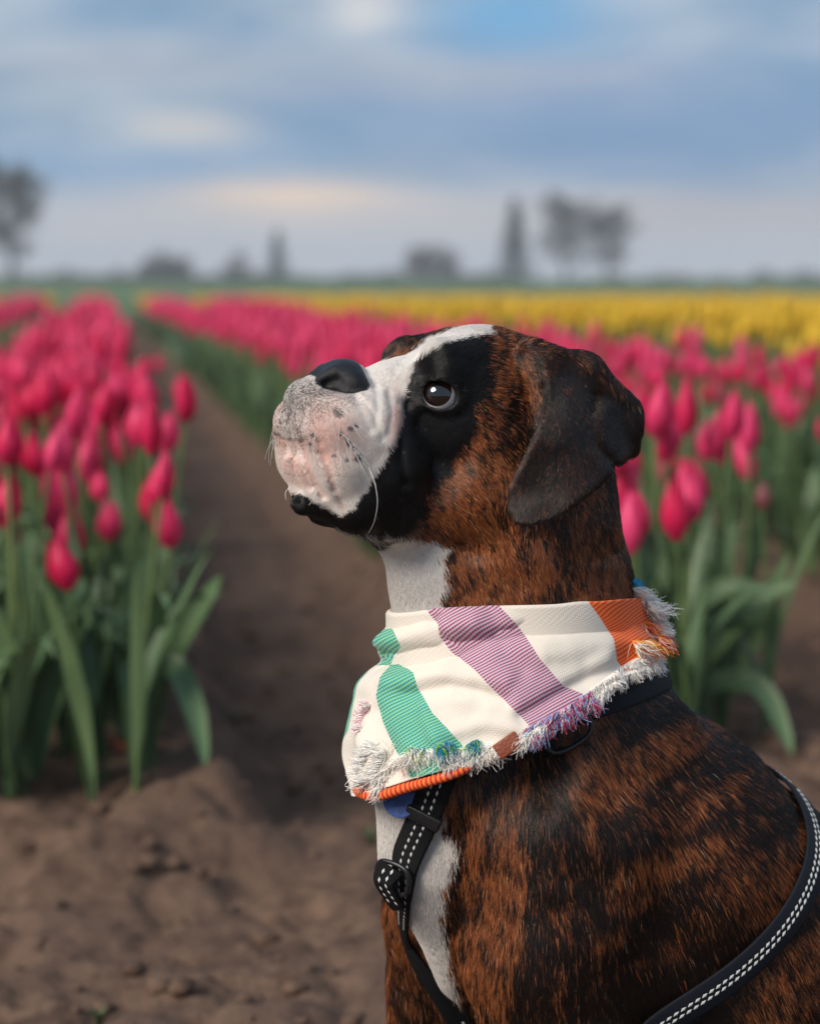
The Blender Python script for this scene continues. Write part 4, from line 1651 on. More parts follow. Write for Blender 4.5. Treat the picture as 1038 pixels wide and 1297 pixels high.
for pts, wd, amp in (([(488, 836), (505, 842), (560, 826), (640, 806), (720, 790)], 12, -.0050), ([(486, 812), (530, 800), (600, 786)], 12, .0030),
                     ([(500, 858), (560, 850), (640, 858)], 12, .0022), ([(515, 880), (570, 870), (640, 885)], 10, -.0022),
                     ([(545, 768), (556, 800), (575, 830)], 8, -.0022), ([(620, 770), (640, 830), (660, 850)], 10, -.0012),
                     ([(680, 795), (740, 784), (790, 790)], 12, -.0035), ([(690, 830), (750, 815), (800, 812)], 14, .0018),
                     ([(660, 905), (720, 872), (800, 838)], 10, -.0026), ([(560, 930), (620, 915), (680, 925)], 12, .0022),
                     ([(480, 905), (500, 960), (520, 985)], 14, -.0030), ([(470, 930), (475, 990)], 10, .0030),
                     ([(540, 895), (560, 940), (570, 965)], 12, .0022)):
    fold[front] += amp * np.exp(-(line_d(px[front], py[front], pts) / wd) ** 2)
fold *= 1.7
fold += .007 * (fbm(px / 85 + 3, py / 85, oct=2, seed=73) - .5) * 2 * sstep(0, .25, VVg.ravel())
v01 = VVg.ravel()
frw = np.exp(-((TH.ravel() + 18) / 42) ** 2)
fold += frw * (-.0075 * np.exp(-((py - 838) / 9) ** 2) + .0040 * np.exp(-((py - 812) / 12) ** 2) + .0030 * np.exp(-((py - 868) / 14) ** 2))
fold += .0035 * (fbm(px / 60, py / 60, oct=3, seed=71) - .5) * sstep(0, .2, v01) * 2
fold += .0022 * np.sin(np.radians(TH.ravel()) * 11 + 1) * v01 ** 2
P = P + out * fold[:, None]
# hem rolls inwards along the top
roll = np.clip(1 - v01 / .045, 0, 1)
P[:, 2] -= .004 * roll ** 2
P = P - out * (.006 * roll ** 2)[:, None]
P = on_dog(P, .0045 - .003 * roll)
CLOTH_V, CLOTH_F = P, grid_faces(NU, NV, True)
px, py = proj(P)
near = lat_of(P) > -.045
Pm = np.where(near[:, None], P, mirror(P))
px, py = proj(Pm)
BANDS = {
    'purple': [(526, 750), (622, 750), (632, 768), (656, 793), (683, 834), (712, 869), (748, 884), (770, 930), (690, 960), (668, 918), (632, 880), (600, 848), (572, 826), (557, 806), (556, 792), (543, 776)],
    'orange': [(731, 745), (812, 745), (840, 790), (860, 850), (790, 850), (780, 838), (776, 810), (757, 780)],
    'green': [(496, 842), (506, 841), (524, 853), (529, 870), (548, 904), (584, 942), (600, 975), (520, 985), (500, 946), (486, 915), (477, 882), (482, 858)],
    'green2': [(497, 796), (502, 806), (508, 818), (500, 830), (496, 842), (470, 845), (470, 800)],
}
sd = {k: poly_sd(px, py, v) for k, v in BANDS.items()}
sd['green'] = np.minimum(sd['green'], sd.pop('green2'))
warp = 3 * (fbm(px / 40, py / 40, oct=2, seed=81) - .5) + fold * 500
m_cloth, t = material('bandana_cloth')


def at_(name):
    return t.n('ShaderNodeAttribute', {'attribute_name': name}).outputs[2]


rib, along = at_('rib'), at_('along')
ribw = t.math('SINE', t.math('MULTIPLY', rib, 2 * math.pi / 3.9))
dots = t.math('SINE', t.math('MULTIPLY', along, 2 * math.pi / 3.4))
fine = t.math('MULTIPLY', t.math('SINE', t.math('MULTIPLY', rib, 2 * math.pi / 3.4)), t.math('SINE', t.math('MULTIPLY', along, 2 * math.pi / 3.4)))
co = t.n('ShaderNodeTexCoord').outputs['Object']
dirt = t.noise(co, 55.0, 4.0, .6)
cream = t.mix(t.math('MULTIPLY_ADD', fine, .16, .5), (.72, .645, .56), (.84, .78, .70))
cream = t.mix(t.math('MULTIPLY', dirt, .35), cream, (.66, .56, .47))
line = t.ramp(t.math('MULTIPLY_ADD', ribw, .5, .5), [(.40, 0.0), (.72, 1.0)])
dash = t.ramp(t.math('MULTIPLY_ADD', dots, .5, .5), [(.30, 0.0), (.70, 1.0)])
var = t.noise(t.n('ShaderNodeCombineXYZ', i0=t.math('MULTIPLY', rib, .23), i1=t.math('MULTIPLY', along, .012), i2=0.0).outputs[0], 1.0, 2.0)
pur = t.mix(line, t.mix(dash, (.26, .026, .060), (.42, .14, .23)), t.mix(var, (.50, .51, .62), (.64, .48, .56)))
orn = t.mix(line, t.mix(dash, (.82, .042, .010), (.90, .080, .016)), t.mix(var, (.95, .20, .028), (.96, .30, .07)))
grn = t.mix(line, t.mix(dash, (.018, .20, .20), (.08, .40, .36)), t.mix(var, (.14, .48, .42), (.36, .62, .22)))


def band(name, col_, base):
    return t.mix(t.ramp(t.math('MULTIPLY_ADD', at_(name), .25, .5), [(.38, 1.0), (.62, 0.0)]), base, col_)


colr = band('green', grn, band('orange', orn, band('purple', pur, cream)))
bmp = t.n('ShaderNodeBump', Strength=.22, Distance=.0006, Height=t.math('ADD', fine, t.math('MULTIPLY', ribw, .4)))
b = t.n('ShaderNodeBsdfPrincipled', Base_Color=colr, Roughness=.88, Normal=bmp)
b.inputs['Specular IOR Level'].default_value = .15
b.inputs['Sheen Weight'].default_value = .15
finish(t, b)
cl = mesh_np('cloth', P, CLOTH_F[:, ::-1], m_cloth)
for k, v in sd.items():
    attr(cl, k, v, 'FLOAT')
attr(cl, 'rib', px * .50 + py * .866 + warp, 'FLOAT')
attr(cl, 'along', px * .866 - py * .50 - warp * .5, 'FLOAT')
bandana = bpy.data.objects.new('bandana', None)
COL.objects.link(bandana)
bandana.location = AX
bandana.empty_display_size = .05
tag(bandana, 'cream frayed bandana with purple, orange and green stripes around the dog\'s neck', 'bandana')


def under(o, root):
    """parent o to root keeping its world place"""
    o.parent = root
    o.matrix_parent_inverse = Matrix.Translation(root.location).inverted()
    return o


cloth = under(add('cloth', cl), bandana)
so = cloth.modifiers.new('thick', 'SOLIDIFY')
so.thickness, so.offset = .0016, 0.0
CB = BVHTree.FromPolygons([tuple(v) for v in P], [tuple(f) for f in CLOTH_F.tolist()])
BOTH = BVHTree.FromPolygons([tuple(v) for v in np.concatenate([P, DV])], [tuple(f) for f in np.concatenate([CLOTH_F, DQ + len(P)]).tolist()])


def hit(tree, x, y, back=0.0):
    d = unit(ray(x, y))
    h = tree.ray_cast(Vector(CAM), Vector(d))
    if h[0] is None:
        return None
    return np.array(h[0]) - d * back


def hit_near(tree, x, y):
    """surface point seen at the pixel, or the closest depth around it"""
    h = hit(tree, x, y)
    r = 4
    while h is None and r < 80:
        for a in range(8):
            h2 = hit(tree, x + r * math.cos(a * .785), y + r * math.sin(a * .785))
            if h2 is not None:
                d = unit(ray(x, y))
                h = CAM + d * np.linalg.norm(h2 - CAM)
                break
        r += 6
    return h


m_thread, t = material('fringe_thread')
b = t.n('ShaderNodeBsdfPrincipled', Base_Color=t.n('ShaderNodeAttribute', {'attribute_name': 'tint'}).outputs[0], Roughness=.8)
b.inputs['Specular IOR Level'].default_value = .1
b.inputs['Subsurface Weight'].default_value = 0.0
finish(t, b)
WH, CR, RD, BL, OR, YE, TE, GR = (.93, .90, .86), (.86, .78, .69), (.50, .02, .05), (.26, .42, .75), (.85, .16, .02), (.88, .46, .06), (.02, .26, .36), (.30, .58, .10)
# path along the frayed edge, direction (px), length (px), colours, count, lift off the surface
FR = [
    ([(836, 836), (800, 848), (755, 880)], (.1, 1.0), 15, (WH, WH, CR), 420, .003),
    ([(830, 826), (796, 838), (750, 872)], (.3, .9), 15, (WH, WH, CR), 300, .004),
    ([(750, 882), (715, 906), (672, 930)], (-.1, 1.0), 17, (WH, RD, RD, BL, BL, (.6, .3, .5)), 330, .003),
    ([(750, 874), (712, 898), (668, 922)], (-.2, .9), 15, (WH, RD, BL, (.62, .35, .55)), 200, .004),
    ([(690, 915), (660, 934)], (-.35, .9), 20, (WH, WH, CR), 130, .004),
    ([(636, 942), (600, 958), (570, 968)], (.1, 1.0), 14, (WH, CR), 220, .003),
    ([(615, 940), (580, 948), (520, 948)], (.25, .9), 26, (WH, WH, CR), 320, .004),
    ([(604, 936), (592, 942)], (-.1, 1), 24, (TE, TE, BL, GR), 70, .006),
    ([(566, 938), (548, 944)], (.3, .9), 24, (TE, TE, BL, GR), 90, .006),
    ([(540, 948), (515, 946)], (.5, .7), 18, (GR, TE, WH), 50, .005),
    ([(490, 954), (478, 980), (462, 992)], (-1.0, -.1), 18, (WH, WH, CR), 330, .003),
    ([(478, 950), (465, 958), (458, 985)], (-1.0, -.25), 15, (WH, WH), 320, .001),
    ([(520, 952), (490, 972), (480, 995)], (-.5, .8), 19, (WH, WH, CR), 260, .004),
    ([(470, 892), (462, 905), (458, 925)], (-1.0, .1), 12, (WH, WH, (.8, .4, .5)), 150, .001),
    ([(463, 900), (460, 915)], (-1.0, .5), 12, (RD, (.85, .3, .4), WH), 50, .001),
    ([(806, 752), (824, 768), (834, 800)], (1.0, .25), 16, (WH, WH), 520, .001),
    ([(800, 745), (812, 752), (822, 770)], (.8, .45), 18, (WH, WH, CR), 260, .003),
    ([(822, 765), (830, 775)], (1.0, .12), 28, (WH,), 30, .001),
    ([(812, 788), (826, 796), (834, 808)], (.7, .9), 24, (OR, RD, YE, OR, WH), 260, .002),
    ([(800, 812), (818, 812)], (.7, .8), 26, (YE, OR, WH, WH), 160, .004),
    ([(800, 735), (806, 732)], (.2, 1.0), 18, ((.05, .35, .55), (.10, .45, .6)), 70, .0),
    ([(508, 955), (506, 966)], (.3, 1.0), 30, (OR,), 4, .005),
]
fp, frd, fcl = [], [], []
for path, dr, ln, cols, cnt, lf in FR:
    cnt = int(cnt * 2.2) if cnt > 10 else cnt
    c2 = catmull(path, 40)
    base = np.stack([hit_near(BOTH, x, y) for x, y in c2])
    tpar = rng.random(cnt) * 39
    i0 = np.minimum(tpar.astype(int), 38)
    f = (tpar - i0)[:, None]
    r0 = base[i0] * (1 - f) + base[i0 + 1] * f
    clump = vnoise(tpar / 2.2, tpar * 0, seed=int(ln)) - .5
    dirv = (dr[0] + clump * 1.5 + rng.normal(0, .3, cnt))[:, None] * RT - (dr[1] + rng.normal(0, .22, cnt))[:, None] * UP
    dirv = unit(dirv)
    toc = unit(CAM - r0)
    L_ = (ln / 1600.0) * rng.uniform(.35, 1.3, cnt) * (.75 + .6 * (vnoise(tpar / 1.3, tpar * 0, seed=91) - .2))
    curl = unit(rng.normal(0, 1, (cnt, 3)))
    s_ = np.linspace(0, 1, 7)
    up_ = lf * rng.uniform(.4, 1.3, cnt)
    ps = r0[:, None] + (toc * .0012)[:, None] + L_[:, None, None] * (s_[None, :, None] * dirv[:, None] + .22 * np.sin(s_ * 3.2)[None, :, None] * curl[:, None]) \
        + (up_[:, None] * np.sin(s_ * 2.4)[None])[..., None] * toc[:, None]
    fp.append(ps)
    frd.append(np.broadcast_to(rng.uniform(.00014, .00030, cnt)[:, None] * np.array([1, 1, 1, 1, 1, .9, .6]), (cnt, 7)))
    cc = np.array(cols)[rng.integers(0, len(cols), cnt)] * rng.uniform(.85, 1.1, cnt)[:, None]
    fcl.append(cc)
under(hair_object('fringe', np.concatenate(fp), np.concatenate(frd), np.concatenate(fcl), m_thread, None), bandana)

# bound hem of the folded under layer, and the leather tab
hem_px = catmull([(452, 1000), (462, 1007), (482, 1008), (510, 999), (540, 991), (570, 982), (600, 970)], 60)
hem = np.stack([hit_near(CB, x, y - 7) + unit(CAM - hit_near(CB, x, y - 7)) * .0015 for x, y in hem_px])
hem = np.stack([CAM + unit(ray(x, y)) * np.linalg.norm(h - CAM) for (x, y), h in zip(hem_px, hem)])
for _ in range(10):
    hem[1:-1] = .5 * hem[1:-1] + .25 * (hem[2:] + hem[:-2])
Vh, Fh = tube(hem, np.interp(np.linspace(0, 1, 60), [0, .1, .9, 1], [.004, .0042, .0036, .0015]), 8)
m_hem, t = material('bandana_hem')
cu_ = at_('run')
cells = t.ramp(t.math('MULTIPLY_ADD', t.math('SINE', t.math('MULTIPLY', cu_, 1500.0)), .5, .5), [(.3, 0.0), (.7, 1.0)])
b = t.n('ShaderNodeBsdfPrincipled', Base_Color=t.mix(cells, (.55, .02, .015), (.86, .20, .03)), Roughness=.85)
finish(t, b)
hm = mesh_np('hem', Vh, Fh, m_hem)
runl = np.concatenate([[0], np.cumsum(np.linalg.norm(np.diff(hem, axis=0), axis=1))])
attr(hm, 'run', np.repeat(runl, 8), 'FLOAT')
under(add('hem', hm), bandana)


def ribbon(path, nrm_, width, thick, mat, name, edge=0.25):
    """flat strap: rounded box section swept along a path"""
    n_ = len(path)
    T = unit(np.gradient(path, axis=0))
    S_ = unit(np.cross(nrm_, T))
    N_ = unit(np.cross(T, S_))
    w_ = np.broadcast_to(np.asarray(width, float), (n_,))
    prof = [(-.5, -.5), (.5, -.5), (.5, .2), (.5 - .06, .5), (0, .58), (-.5 + .06, .5), (-.5, .2)]
    V = np.stack([path + S_ * (a * w_)[:, None] + N_ * (b2 * thick) for a, b2 in prof], 1)
    k = len(prof)
    V = V.reshape(-1, 3)
    i, j = np.meshgrid(np.arange(n_ - 1), np.arange(k), indexing='ij')
    j2 = (j + 1) % k
    Fq = np.stack([i * k + j, i * k + j2, (i + 1) * k + j2, (i + 1) * k + j], -1).reshape(-1, 4)
    return mesh_np(name, V, Fq, mat), S_, N_


def smooth_path(Pth, it):
    Pth = Pth.copy()
    for _ in range(it):
        Pth[1:-1] = .5 * Pth[1:-1] + .25 * (Pth[2:] + Pth[:-2])
    return Pth


def surf_normals(Pth, it=20):
    N_ = np.stack([np.array(BVH.find_nearest(Vector(p))[1]) for p in Pth])
    return unit(smooth_path(N_, it))


def box_at(center, ax, ay, az, dims, bevel=.2):
    """box with chamfered edges from three axes"""
    bm = bmesh.new()
    bmesh.ops.create_cube(bm, size=1.0)
    M_ = Matrix(((ax[0] * dims[0], ay[0] * dims[1], az[0] * dims[2], center[0]), (ax[1] * dims[0], ay[1] * dims[1], az[1] * dims[2], center[1]),
                 (ax[2] * dims[0], ay[2] * dims[1], az[2] * dims[2], center[2]), (0, 0, 0, 1)))
    bm.transform(M_)
    bmesh.ops.recalc_face_normals(bm, faces=bm.faces)
    bmesh.ops.bevel(bm, geom=list(bm.edges), offset=bevel * min(dims), segments=2, profile=.6, affect='EDGES')
    return bm


def bm_mesh(bm, name, mat, smooth=True):
    me = bpy.data.meshes.new(name)
    bm.to_mesh(me)
    bm.free()
    me.materials.append(mat)
    for p_ in me.polygons:
        p_.use_smooth = smooth
    return me


tabp = hit_near(CB, 643, 944)
tdir = unit(ray(656, 935) - ray(630, 953))
tno = unit(CAM - tabp)
tno = unit(tno - (tno @ tdir) * tdir)
m_leather = simple_mat('brown_leather', (.23, .050, .018), .5, 0, .25, 120, .5, 600)
under(add('leather_tab', bm_mesh(box_at(tabp + tno * .004, tdir, np.cross(tno, tdir), tno, (.020, .0125, .0035), .35), 'leather_tab', m_leather)), bandana)

# ------------------------------------------------------------------ collar with its tag
m_navy, t = material('navy_webbing')
co = t.n('ShaderNodeTexCoord').outputs['Object']
wv = t.n('ShaderNodeTexWave', {'wave_type': 'BANDS', 'bands_direction': 'DIAGONAL'}, Vector=co, Scale=420.0, Distortion=.6).outputs[0]
bmp = t.n('ShaderNodeBump', Strength=.5, Distance=.0006, Height=wv)
b = t.n('ShaderNodeBsdfPrincipled', Base_Color=t.mix(wv, (.0035, .0045, .008), (.009, .012, .020)), Specular_IOR_Level=.25, Roughness=.65, Normal=bmp)
finish(t, b)
thc = np.linspace(-180, 180, 145)
CT = np.array([(-180, 852), (-90, 900), (-30, 985), (0, 1000), (30, 985), (60, 952), (90, 908), (135, 870), (180, 852)], float)
pc = AX - BACK * (.16 * np.cos(np.radians(thc)))[:, None] + LAT * (.15 * np.sin(np.radians(thc)))[:, None]
pc[:, 2] = at_py(AX[0] - BACK[0] * .11 * np.cos(np.radians(thc)), AX[1] - BACK[1] * .11 * np.cos(np.radians(thc)) - .09 * np.sin(np.radians(thc)), smooth_interp(thc, CT))
ring_ = []
for p_ in pc:
    tgt = np.array([AX[0], AX[1], p_[2]])
    d_ = unit(tgt - p_)
    h_ = BVH.ray_cast(Vector(p_), Vector(d_))
    ring_.append(np.array(h_[0]) if h_[0] is not None else tgt)
ring_ = np.array(ring_)
ext = np.concatenate([ring_[-20:-1], ring_, ring_[1:20]])
ring_ = smooth_path(ext, 30)[19:-19]
nrm_c = unit(np.stack([ring_[:, 0] - AX[0], ring_[:, 1] - AX[1], .35 * np.ones(len(ring_)) * .1], -1))
ring_ = ring_ + nrm_c * .0065
ring_[-1] = ring_[0]
collar = bpy.data.objects.new('collar', None)
COL.objects.link(collar)
collar.location = AX - ZUP * .1
tag(collar, 'navy webbing collar with black buckle showing below the frayed bandana edge', 'collar')
me_, _, _ = ribbon(ring_, nrm_c, .019, .0026, m_navy, 'band')
under(add('band', me_), collar)
m_plastic = simple_mat('black_plastic', (.012, .012, .014), .38, 0, .3, 90, .15, 500)
bk = hit(BVH, 712, 922)
bkd = unit(hit(BVH, 735, 908) - hit(BVH, 690, 934))
bkn = np.array(BVH.find_nearest(Vector(bk))[1])
bkn = unit(bkn - (bkn @ bkd) * bkd)
bks = np.cross(bkn, bkd)
fr = []
for s1, s2 in ((-1, -1), (1, -1), (1, 1), (-1, 1), (-1, -1)):
    fr.append(bk + bkn * .009 + bkd * s1 * .016 + bks * s2 * .012)
Vb, Fb = tube(catmull(np.array(fr[:-1]), 48, True)[list(range(48)) + [0]], .0022, 8)
under(add('buckle', mesh_np('buckle', Vb, Fb, m_plastic)), collar)

m_tag = simple_mat('blue_enamel', (.012, .050, .23), .38, 0, .08, 60, .1, 400)
m_tagtxt = simple_mat('tag_engraving', (.006, .014, .06), .5)
tc = hit_near(BVH, 507, 1014) + unit(CAM - hit_near(BVH, 507, 1014)) * .012
tn = unit(CAM - tc + np.array([-.25, 0, .1]))
tx = unit(np.cross(ZUP, tn))
ty = np.cross(tn, tx)
rot = Matrix((tx, ty, tn)).transposed()
bm = bmesh.new()
bmesh.ops.create_cone(bm, cap_ends=True, segments=48, radius1=.0132, radius2=.0132, depth=.0022)
bmesh.ops.bevel(bm, geom=[e for e in bm.edges if e.calc_face_angle(0) > .5], offset=.0006, segments=2, affect='EDGES')
tag_o = add('identity_tag', bm_mesh(bm, 'identity_tag', m_tag, False), None, 'round blue engraved tag hanging under the tip of the bandana', 'pet tag')
tag_o.matrix_world = Matrix.Translation(tc) @ rot.to_4x4()
for body, x, y, sz in (('EIY', .0005, -.0045, .0062), ('O', .0005, -.0095, .0045)):
    fcu = bpy.data.curves.new('engraving', 'FONT')
    fcu.body, fcu.size, fcu.align_x, fcu.extrude = body, sz, 'CENTER', .00015
    tmp = bpy.data.objects.new('tmp', fcu)
    COL.objects.link(tmp)
    em = bpy.data.meshes.new_from_object(tmp)
    bpy.data.objects.remove(tmp)
    em.materials.clear()
    em.materials.append(m_tagtxt)
    fo = add('engraving', em, tag_o)
    fo.location = (x, y, .0013)

# ------------------------------------------------------------------ harness
m_strap, t = material('black_webbing')
co = t.n('ShaderNodeTexCoord').outputs['Object']
wv = t.n('ShaderNodeTexWave', {'wave_type': 'BANDS', 'bands_direction': 'DIAGONAL'}, Vector=co, Scale=520.0, Distortion=1.2).outputs[0]
bmp = t.n('ShaderNodeBump', Strength=.6, Distance=.0006, Height=wv)
b = t.n('ShaderNodeBsdfPrincipled', Base_Color=t.mix(wv, (.003, .003, .0035), (.008, .008, .0095)), Specular_IOR_Level=.2, Roughness=.7, Normal=bmp)
finish(t, b)
m_stitch = simple_mat('reflective_stitch', (.62, .62, .60), .35, 0, .1, 80)
harness = bpy.data.objects.new('harness', None)
COL.objects.link(harness)
harness.location = hp(760, 1200, 0)
tag(harness, 'black webbing dog harness with white reflective stitching around the dog\'s chest and ribs', 'harness')


def stitches(path, S_, N_, rows, pitch, size, top, name='stitching', skip=None):
    run = np.concatenate([[0], np.cumsum(np.linalg.norm(np.diff(path, axis=0), axis=1))])
    T = unit(np.gradient(path, axis=0))
    j = Join()
    for r_, off in enumerate(rows):
        for d_ in np.arange(pitch * (.5 if r_ % 2 else 1.0), run[-1] - pitch, pitch):
            if skip and skip(d_ / run[-1]):
                continue
            i_ = np.searchsorted(run, d_) - 1
            p_ = path[i_] + (path[i_ + 1] - path[i_]) * ((d_ - run[i_]) / max(run[i_ + 1] - run[i_], 1e-9))
            c_ = p_ + S_[i_] * off + N_[i_] * top
            t_, s_, n2 = T[i_] * size[0] * .5, S_[i_] * size[1] * .5, N_[i_] * size[2]
            V = np.array([c_ - t_ - s_ * .5, c_ - t_ * .2 + s_, c_ + t_ + s_ * .5, c_ + t_ * .2 - s_, c_ - t_ * .3 + n2, c_ + t_ * .3 + n2])
            j.add(V, np.array([[0, 4, 5, 3], [0, 1, 4, 4], [1, 2, 5, 4], [2, 3, 5, 5]]))
    Vs, Fs = np.concatenate(j.V), np.concatenate(j.F)
    tri = np.concatenate([np.stack([Fs[:, 0], Fs[:, 1], Fs[:, 2]], -1), np.stack([Fs[:, 0], Fs[:, 2], Fs[:, 3]], -1)])
    tri = tri[(tri[:, 0] != tri[:, 1]) & (tri[:, 1] != tri[:, 2]) & (tri[:, 0] != tri[:, 2])]
    return mesh_np(name, Vs, tri, m_stitch, False)


# front strap
fpx = catmull([(572, 950), (558, 985), (546, 1015), (530, 1055), (516, 1092), (517, 1135), (517, 1175), (530, 1212), (551, 1243), (572, 1275), (592, 1312), (612, 1350)], 110)
fpt = np.array([hit_near(BVH, x, y) for x, y in fpx])
fpt = smooth_path(fpt, 25)
fnr = surf_normals(fpt, 40)
wdt = np.interp(np.linspace(0, 1, 110), [0, .34, .40, .46, .60, .72, .85, 1], [.025, .025, .021, .013, .013, .017, .020, .022])
fpt = fpt + fnr * .0055
me_, S_, N_ = ribbon(fpt, fnr, wdt, .0024, m_strap, 'chest_strap')
cs_ = under(add('chest_strap', me_), harness)
o = add('stitching', kind='stuff', me=stitches(fpt, S_, N_, (-.0032, .0032), .0062, (.0046, .0019, .0004), .0016, skip=lambda f: .42 < f < .70))
under(o, harness)
i_ = int(.40 * 109)
T = unit(np.gradient(fpt, axis=0))
kp = int(.225 * 109)
under(add('keeper', bm_mesh(box_at(fpt[kp] + N_[kp] * .001, S_[kp], T[kp], N_[kp], (.029, .011, .0060), .25), 'keeper', m_plastic)), harness)
# slider and the loose end of the strap standing off the chest
sc_ = fpt[i_] + N_[i_] * .004 - RT * .006
loop = [sc_ + S_[i_] * a * .0120 + T[i_] * b2 * .0100 for a, b2 in ((-1, -1), (1, -1), (1, 1), (-1, 1))]
Vb, Fb = tube(catmull(np.array(loop), 56, True)[list(range(56)) + [0]], .0021, 8)
under(add('slider', mesh_np('slider', Vb, Fb, m_plastic)), harness)
tl = np.array([sc_ - T[i_] * .010 + N_[i_] * .002, sc_ + N_[i_] * .007 - RT * .003, sc_ + T[i_] * .014 + N_[i_] * .004 + RT * .001, sc_ + T[i_] * .026 + N_[i_] * .001 + RT * .006])
tl = catmull(tl, 24)
me_, s2_, n2_ = ribbon(tl, np.broadcast_to(N_[i_], tl.shape), np.linspace(.022, .012, 24), .0024, m_strap, 'strap_end')
under(add('strap_end', me_), harness)
under(add('stitching', stitches(tl, s2_, n2_, (-.003, .003), .0062, (.0046, .0021, .0004), .0016), kind='stuff'), harness)

# girth strap round the ribs
gpx = [(1001, 1006), (1017, 1030), (1027, 1060), (1027, 1094), (1013, 1134), (987, 1174), (952, 1212), (912, 1245), (874, 1268), (834, 1292), (790, 1330)]
gpt = [hit_near(BVH, x, y) for x, y in catmull(gpx, 40)]
gpt = smooth_path(np.array(gpt), 6)
low_mid = hp(720, 1400, 0)
gall = np.concatenate([gpt, catmull(np.array([gpt[-1], low_mid + LAT * .05, low_mid, low_mid - LAT * .05, mirror(gpt[-1])]), 24)[1:-1], mirror(gpt)[::-1]])
topm = .5 * (gpt[0] + mirror(gpt[0])) + ZUP * .012
gall = np.concatenate([gall, [topm], gall[:1]])
gl_ = np.concatenate([[0], np.cumsum(np.linalg.norm(np.diff(gall, axis=0), axis=1))])
gg = np.stack([np.interp(np.linspace(0, gl_[-1], 240), gl_, gall[:, q_]) for q_ in range(3)], -1)
for _ in range(2):
    gg = np.stack([np.array(BVH.find_nearest(Vector(p_))[0]) for p_ in gg])
    ext = np.concatenate([gg[-30:-1], gg, gg[1:30]])
    gg = smooth_path(ext, 14)[29:-29]
    gg[-1] = gg[0]
gn = np.stack([np.array(BVH.find_nearest(Vector(p_))[1]) for p_ in gg])
ext = np.concatenate([gn[-30:-1], gn, gn[1:30]])
gn = unit(smooth_path(ext, 40)[29:-29])
gg = gg + gn * .0060
gg[-1], gn[-1] = gg[0], gn[0]
me_, S_, N_ = ribbon(gg, gn, .0235, .0024, m_navy, 'girth_strap')
under(add('girth_strap', me_), harness)
under(add('stitching', stitches(gg, S_, N_, (-.0022, .0022), .0066, (.0058, .0028, .0005), .0016), kind='stuff'), harness)

# ------------------------------------------------------------------ single leaves seen on the bed edges, fallen leaf, weeds
def path_leaf(pts, depth, width, mat, root, toward=0.0, nu=18, nv=5):
    """leaf blade along a path of photo pixels at a given distance"""
    P2 = catmull(pts, nu)
    u = np.linspace(0, 1, nu)
    P_ = CAM + ray(P2[:, 0], P2[:, 1]) * (depth - toward * u)[:, None]
    T_ = unit(np.gradient(P_, axis=0))
    view = unit(CAM - P_)
    S_ = unit(np.cross(T_, view) * .8 + view * .45)
    N_ = unit(np.cross(S_, T_))
    wd = width * np.interp(u, [0, .15, .4, .7, .9, 1], [.35, .65, 1.0, .8, .4, .03])
    V = []
    for w_ in np.linspace(-1, 1, nv):
        V.append(P_ + S_ * (wd * .5 * w_)[:, None] + N_ * (wd * .20 * w_ * w_)[:, None])
    V = np.stack(V, 1).reshape(-1, 3)
    o_ = add('leaf', mesh_np('leaf', V, grid_faces(nu, nv), mat), None)
    return under(o_, root)


def edge_tulip(bx, by, depth, head, leaves_, label, colour='pink'):
    root = bpy.data.objects.new('tulip', None)
    COL.objects.link(root)
    b0 = CAM + ray(np.array(bx), np.array(by)) * depth
    root.location = b0
    tag(root, label, 'tulip')
    h0 = CAM + ray(np.array(head[0]), np.array(head[1])) * depth
    mid_ = .5 * (b0 + h0) + np.array([.006, 0, 0])
    st = catmull(np.array([b0, mid_, h0]), 10)
    under(add('stem', mesh_np('stem', *tube(st, np.linspace(.0045, .0034, 10), 6), m_stem_o)), root)
    bo_ = under(add('bloom', me_bloom[colour][2 if colour == 'pink' else 0]), root)
    bo_.location = h0 - np.array([0, 0, .003])
    bo_.scale = (1.15, 1.15, 1.15)
    for pts, wd, tw in leaves_:
        path_leaf(pts, depth, wd, m_leaf_o, root, tw)


edge_tulip(182, 945, 3.14, (192, 575), [
    ([(182, 945), (196, 880), (225, 815), (256, 768), (280, 728)], .050, .06),
    ([(184, 940), (196, 862), (218, 846), (238, 884), (252, 935), (260, 972)], .048, .16),
    ([(180, 945), (168, 860), (176, 770), (190, 690)], .050, .0),
    ([(178, 945), (140, 880), (120, 800), (112, 742)], .046, .05)],
    'deep pink tulip with one leaf drooping to the soil, before the dog\'s nose')
edge_tulip(44, 985, 3.02, (8, 600), [
    ([(44, 985), (60, 900), (92, 810), (118, 742)], .052, .05),
    ([(42, 985), (30, 900), (8, 820), (-14, 760)], .050, .08),
    ([(45, 985), (50, 880), (42, 780), (30, 690)], .046, .0)],
    'pale pink tulip bud with broad spreading leaves at the row corner', 'bud')
edge_tulip(868, 905, 3.36, (868, 548), [
    ([(868, 905), (884, 848), (930, 790), (975, 752), (1008, 738)], .046, .05),
    ([(872, 908), (896, 872), (938, 862), (968, 880), (990, 925), (1002, 956)], .044, .14),
    ([(866, 905), (858, 830), (884, 766), (930, 744), (982, 752)], .048, .10),
    ([(864, 905), (850, 820), (846, 740), (852, 672)], .046, .0)],
    'deep pink tulip with long arching leaves at the row end behind the bandana')
edge_tulip(930, 880, 3.62, (948, 572), [
    ([(930, 880), (918, 800), (920, 720), (934, 660)], .045, .0),
    ([(930, 880), (950, 820), (975, 760), (1000, 700)], .048, .05)],
    'plump pink tulip with upright leaves close behind the long arching leaves')

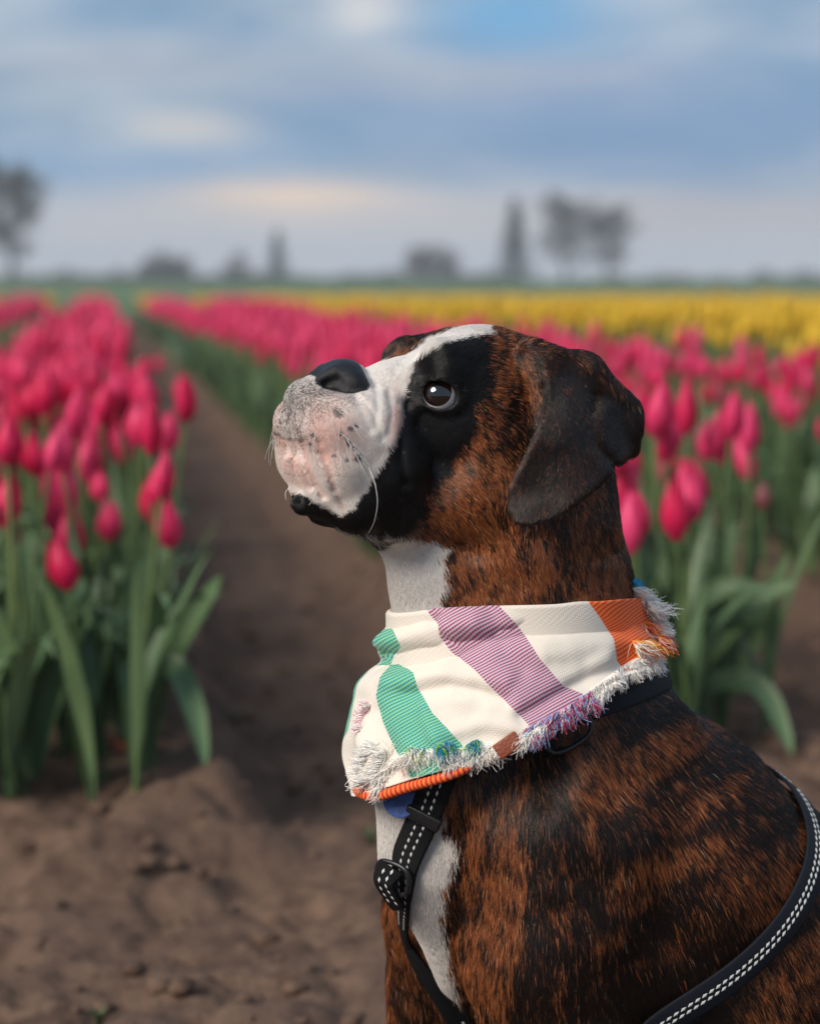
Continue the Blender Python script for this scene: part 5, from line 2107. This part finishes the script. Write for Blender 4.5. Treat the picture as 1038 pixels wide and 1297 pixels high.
# dry leaf on the soil
m_dry = simple_mat('dry_leaf', (.30, .075, .028), .7, 0, .35, 60, .4, 200)
dp = on_height(np.array([136., 160, 188, 214]), np.array([924., 936, 946, 944]), .10)
dp[:, 2] = soil_z(dp[:, 0], dp[:, 1]) + np.array([.012, .008, .014, .006])
dpc = catmull(dp, 16)
Td = unit(np.gradient(dpc, axis=0))
Sd = unit(np.cross(Td, ZUP))
wd = .022 * np.sin(np.linspace(.15, math.pi - .05, 16)) ** .7
V = np.stack([dpc + Sd * (wd * .5 * w_)[:, None] + ZUP * (wd * .35 * w_ * w_)[:, None] for w_ in np.linspace(-1, 1, 5)], 1).reshape(-1, 3)
add('fallen_leaf', mesh_np('fallen_leaf', V, grid_faces(16, 5), m_dry), None, 'dry orange brown leaf lying on the soil beside the tulip row', 'leaf')
pp = on_height(np.array([24.]), np.array([968.]), .10)[0]
pp[2] = soil_z(pp[:1], pp[1:2])[0] + .006
V, Fq = petal(0, .05, .018, 0, .1)
po_ = add('fallen_petal', mesh_np('fallen_petal', V - V.mean(0), Fq, m_pink_o), None, 'dark pink petal fallen on the soil under the tulip row', 'petal')
po_.location = pp
po_.rotation_euler = (1.35, .2, .6)

m_weed = simple_mat('weed_leaf', (.050, .085, .030), .7, 0, .3, 50)
for wx, wy, n_, sz, lab in ((126, 1283, 14, .028, 'small green weed sprouting from the open soil'), (300, 943, 9, .035, 'tiny green weed in the furrow beside the drooping tulip leaf'),
                            (470, 1072, 8, .035, 'tiny green weed on the soil close to the dog\'s chest')):
    root = bpy.data.objects.new('weed', None)
    COL.objects.link(root)
    b0 = on_height(np.array([float(wx)]), np.array([float(wy)]), .0)[0]
    b0[2] = soil_z(b0[:1], b0[1:2])[0] - .002
    root.location = b0
    tag(root, lab, 'weed')
    for i in range(n_):
        V, Fq = leaf_shape(sz * r2g.uniform(.6, 1.2), sz * .26, r2g.uniform(.6, 1.4), r2g.normal(0, .5), 0, 6, 3)
        lo_ = add('leaf', mesh_np('leaf', V, Fq, m_weed), root)
        lo_.rotation_euler = (0, 0, i * 2.4)
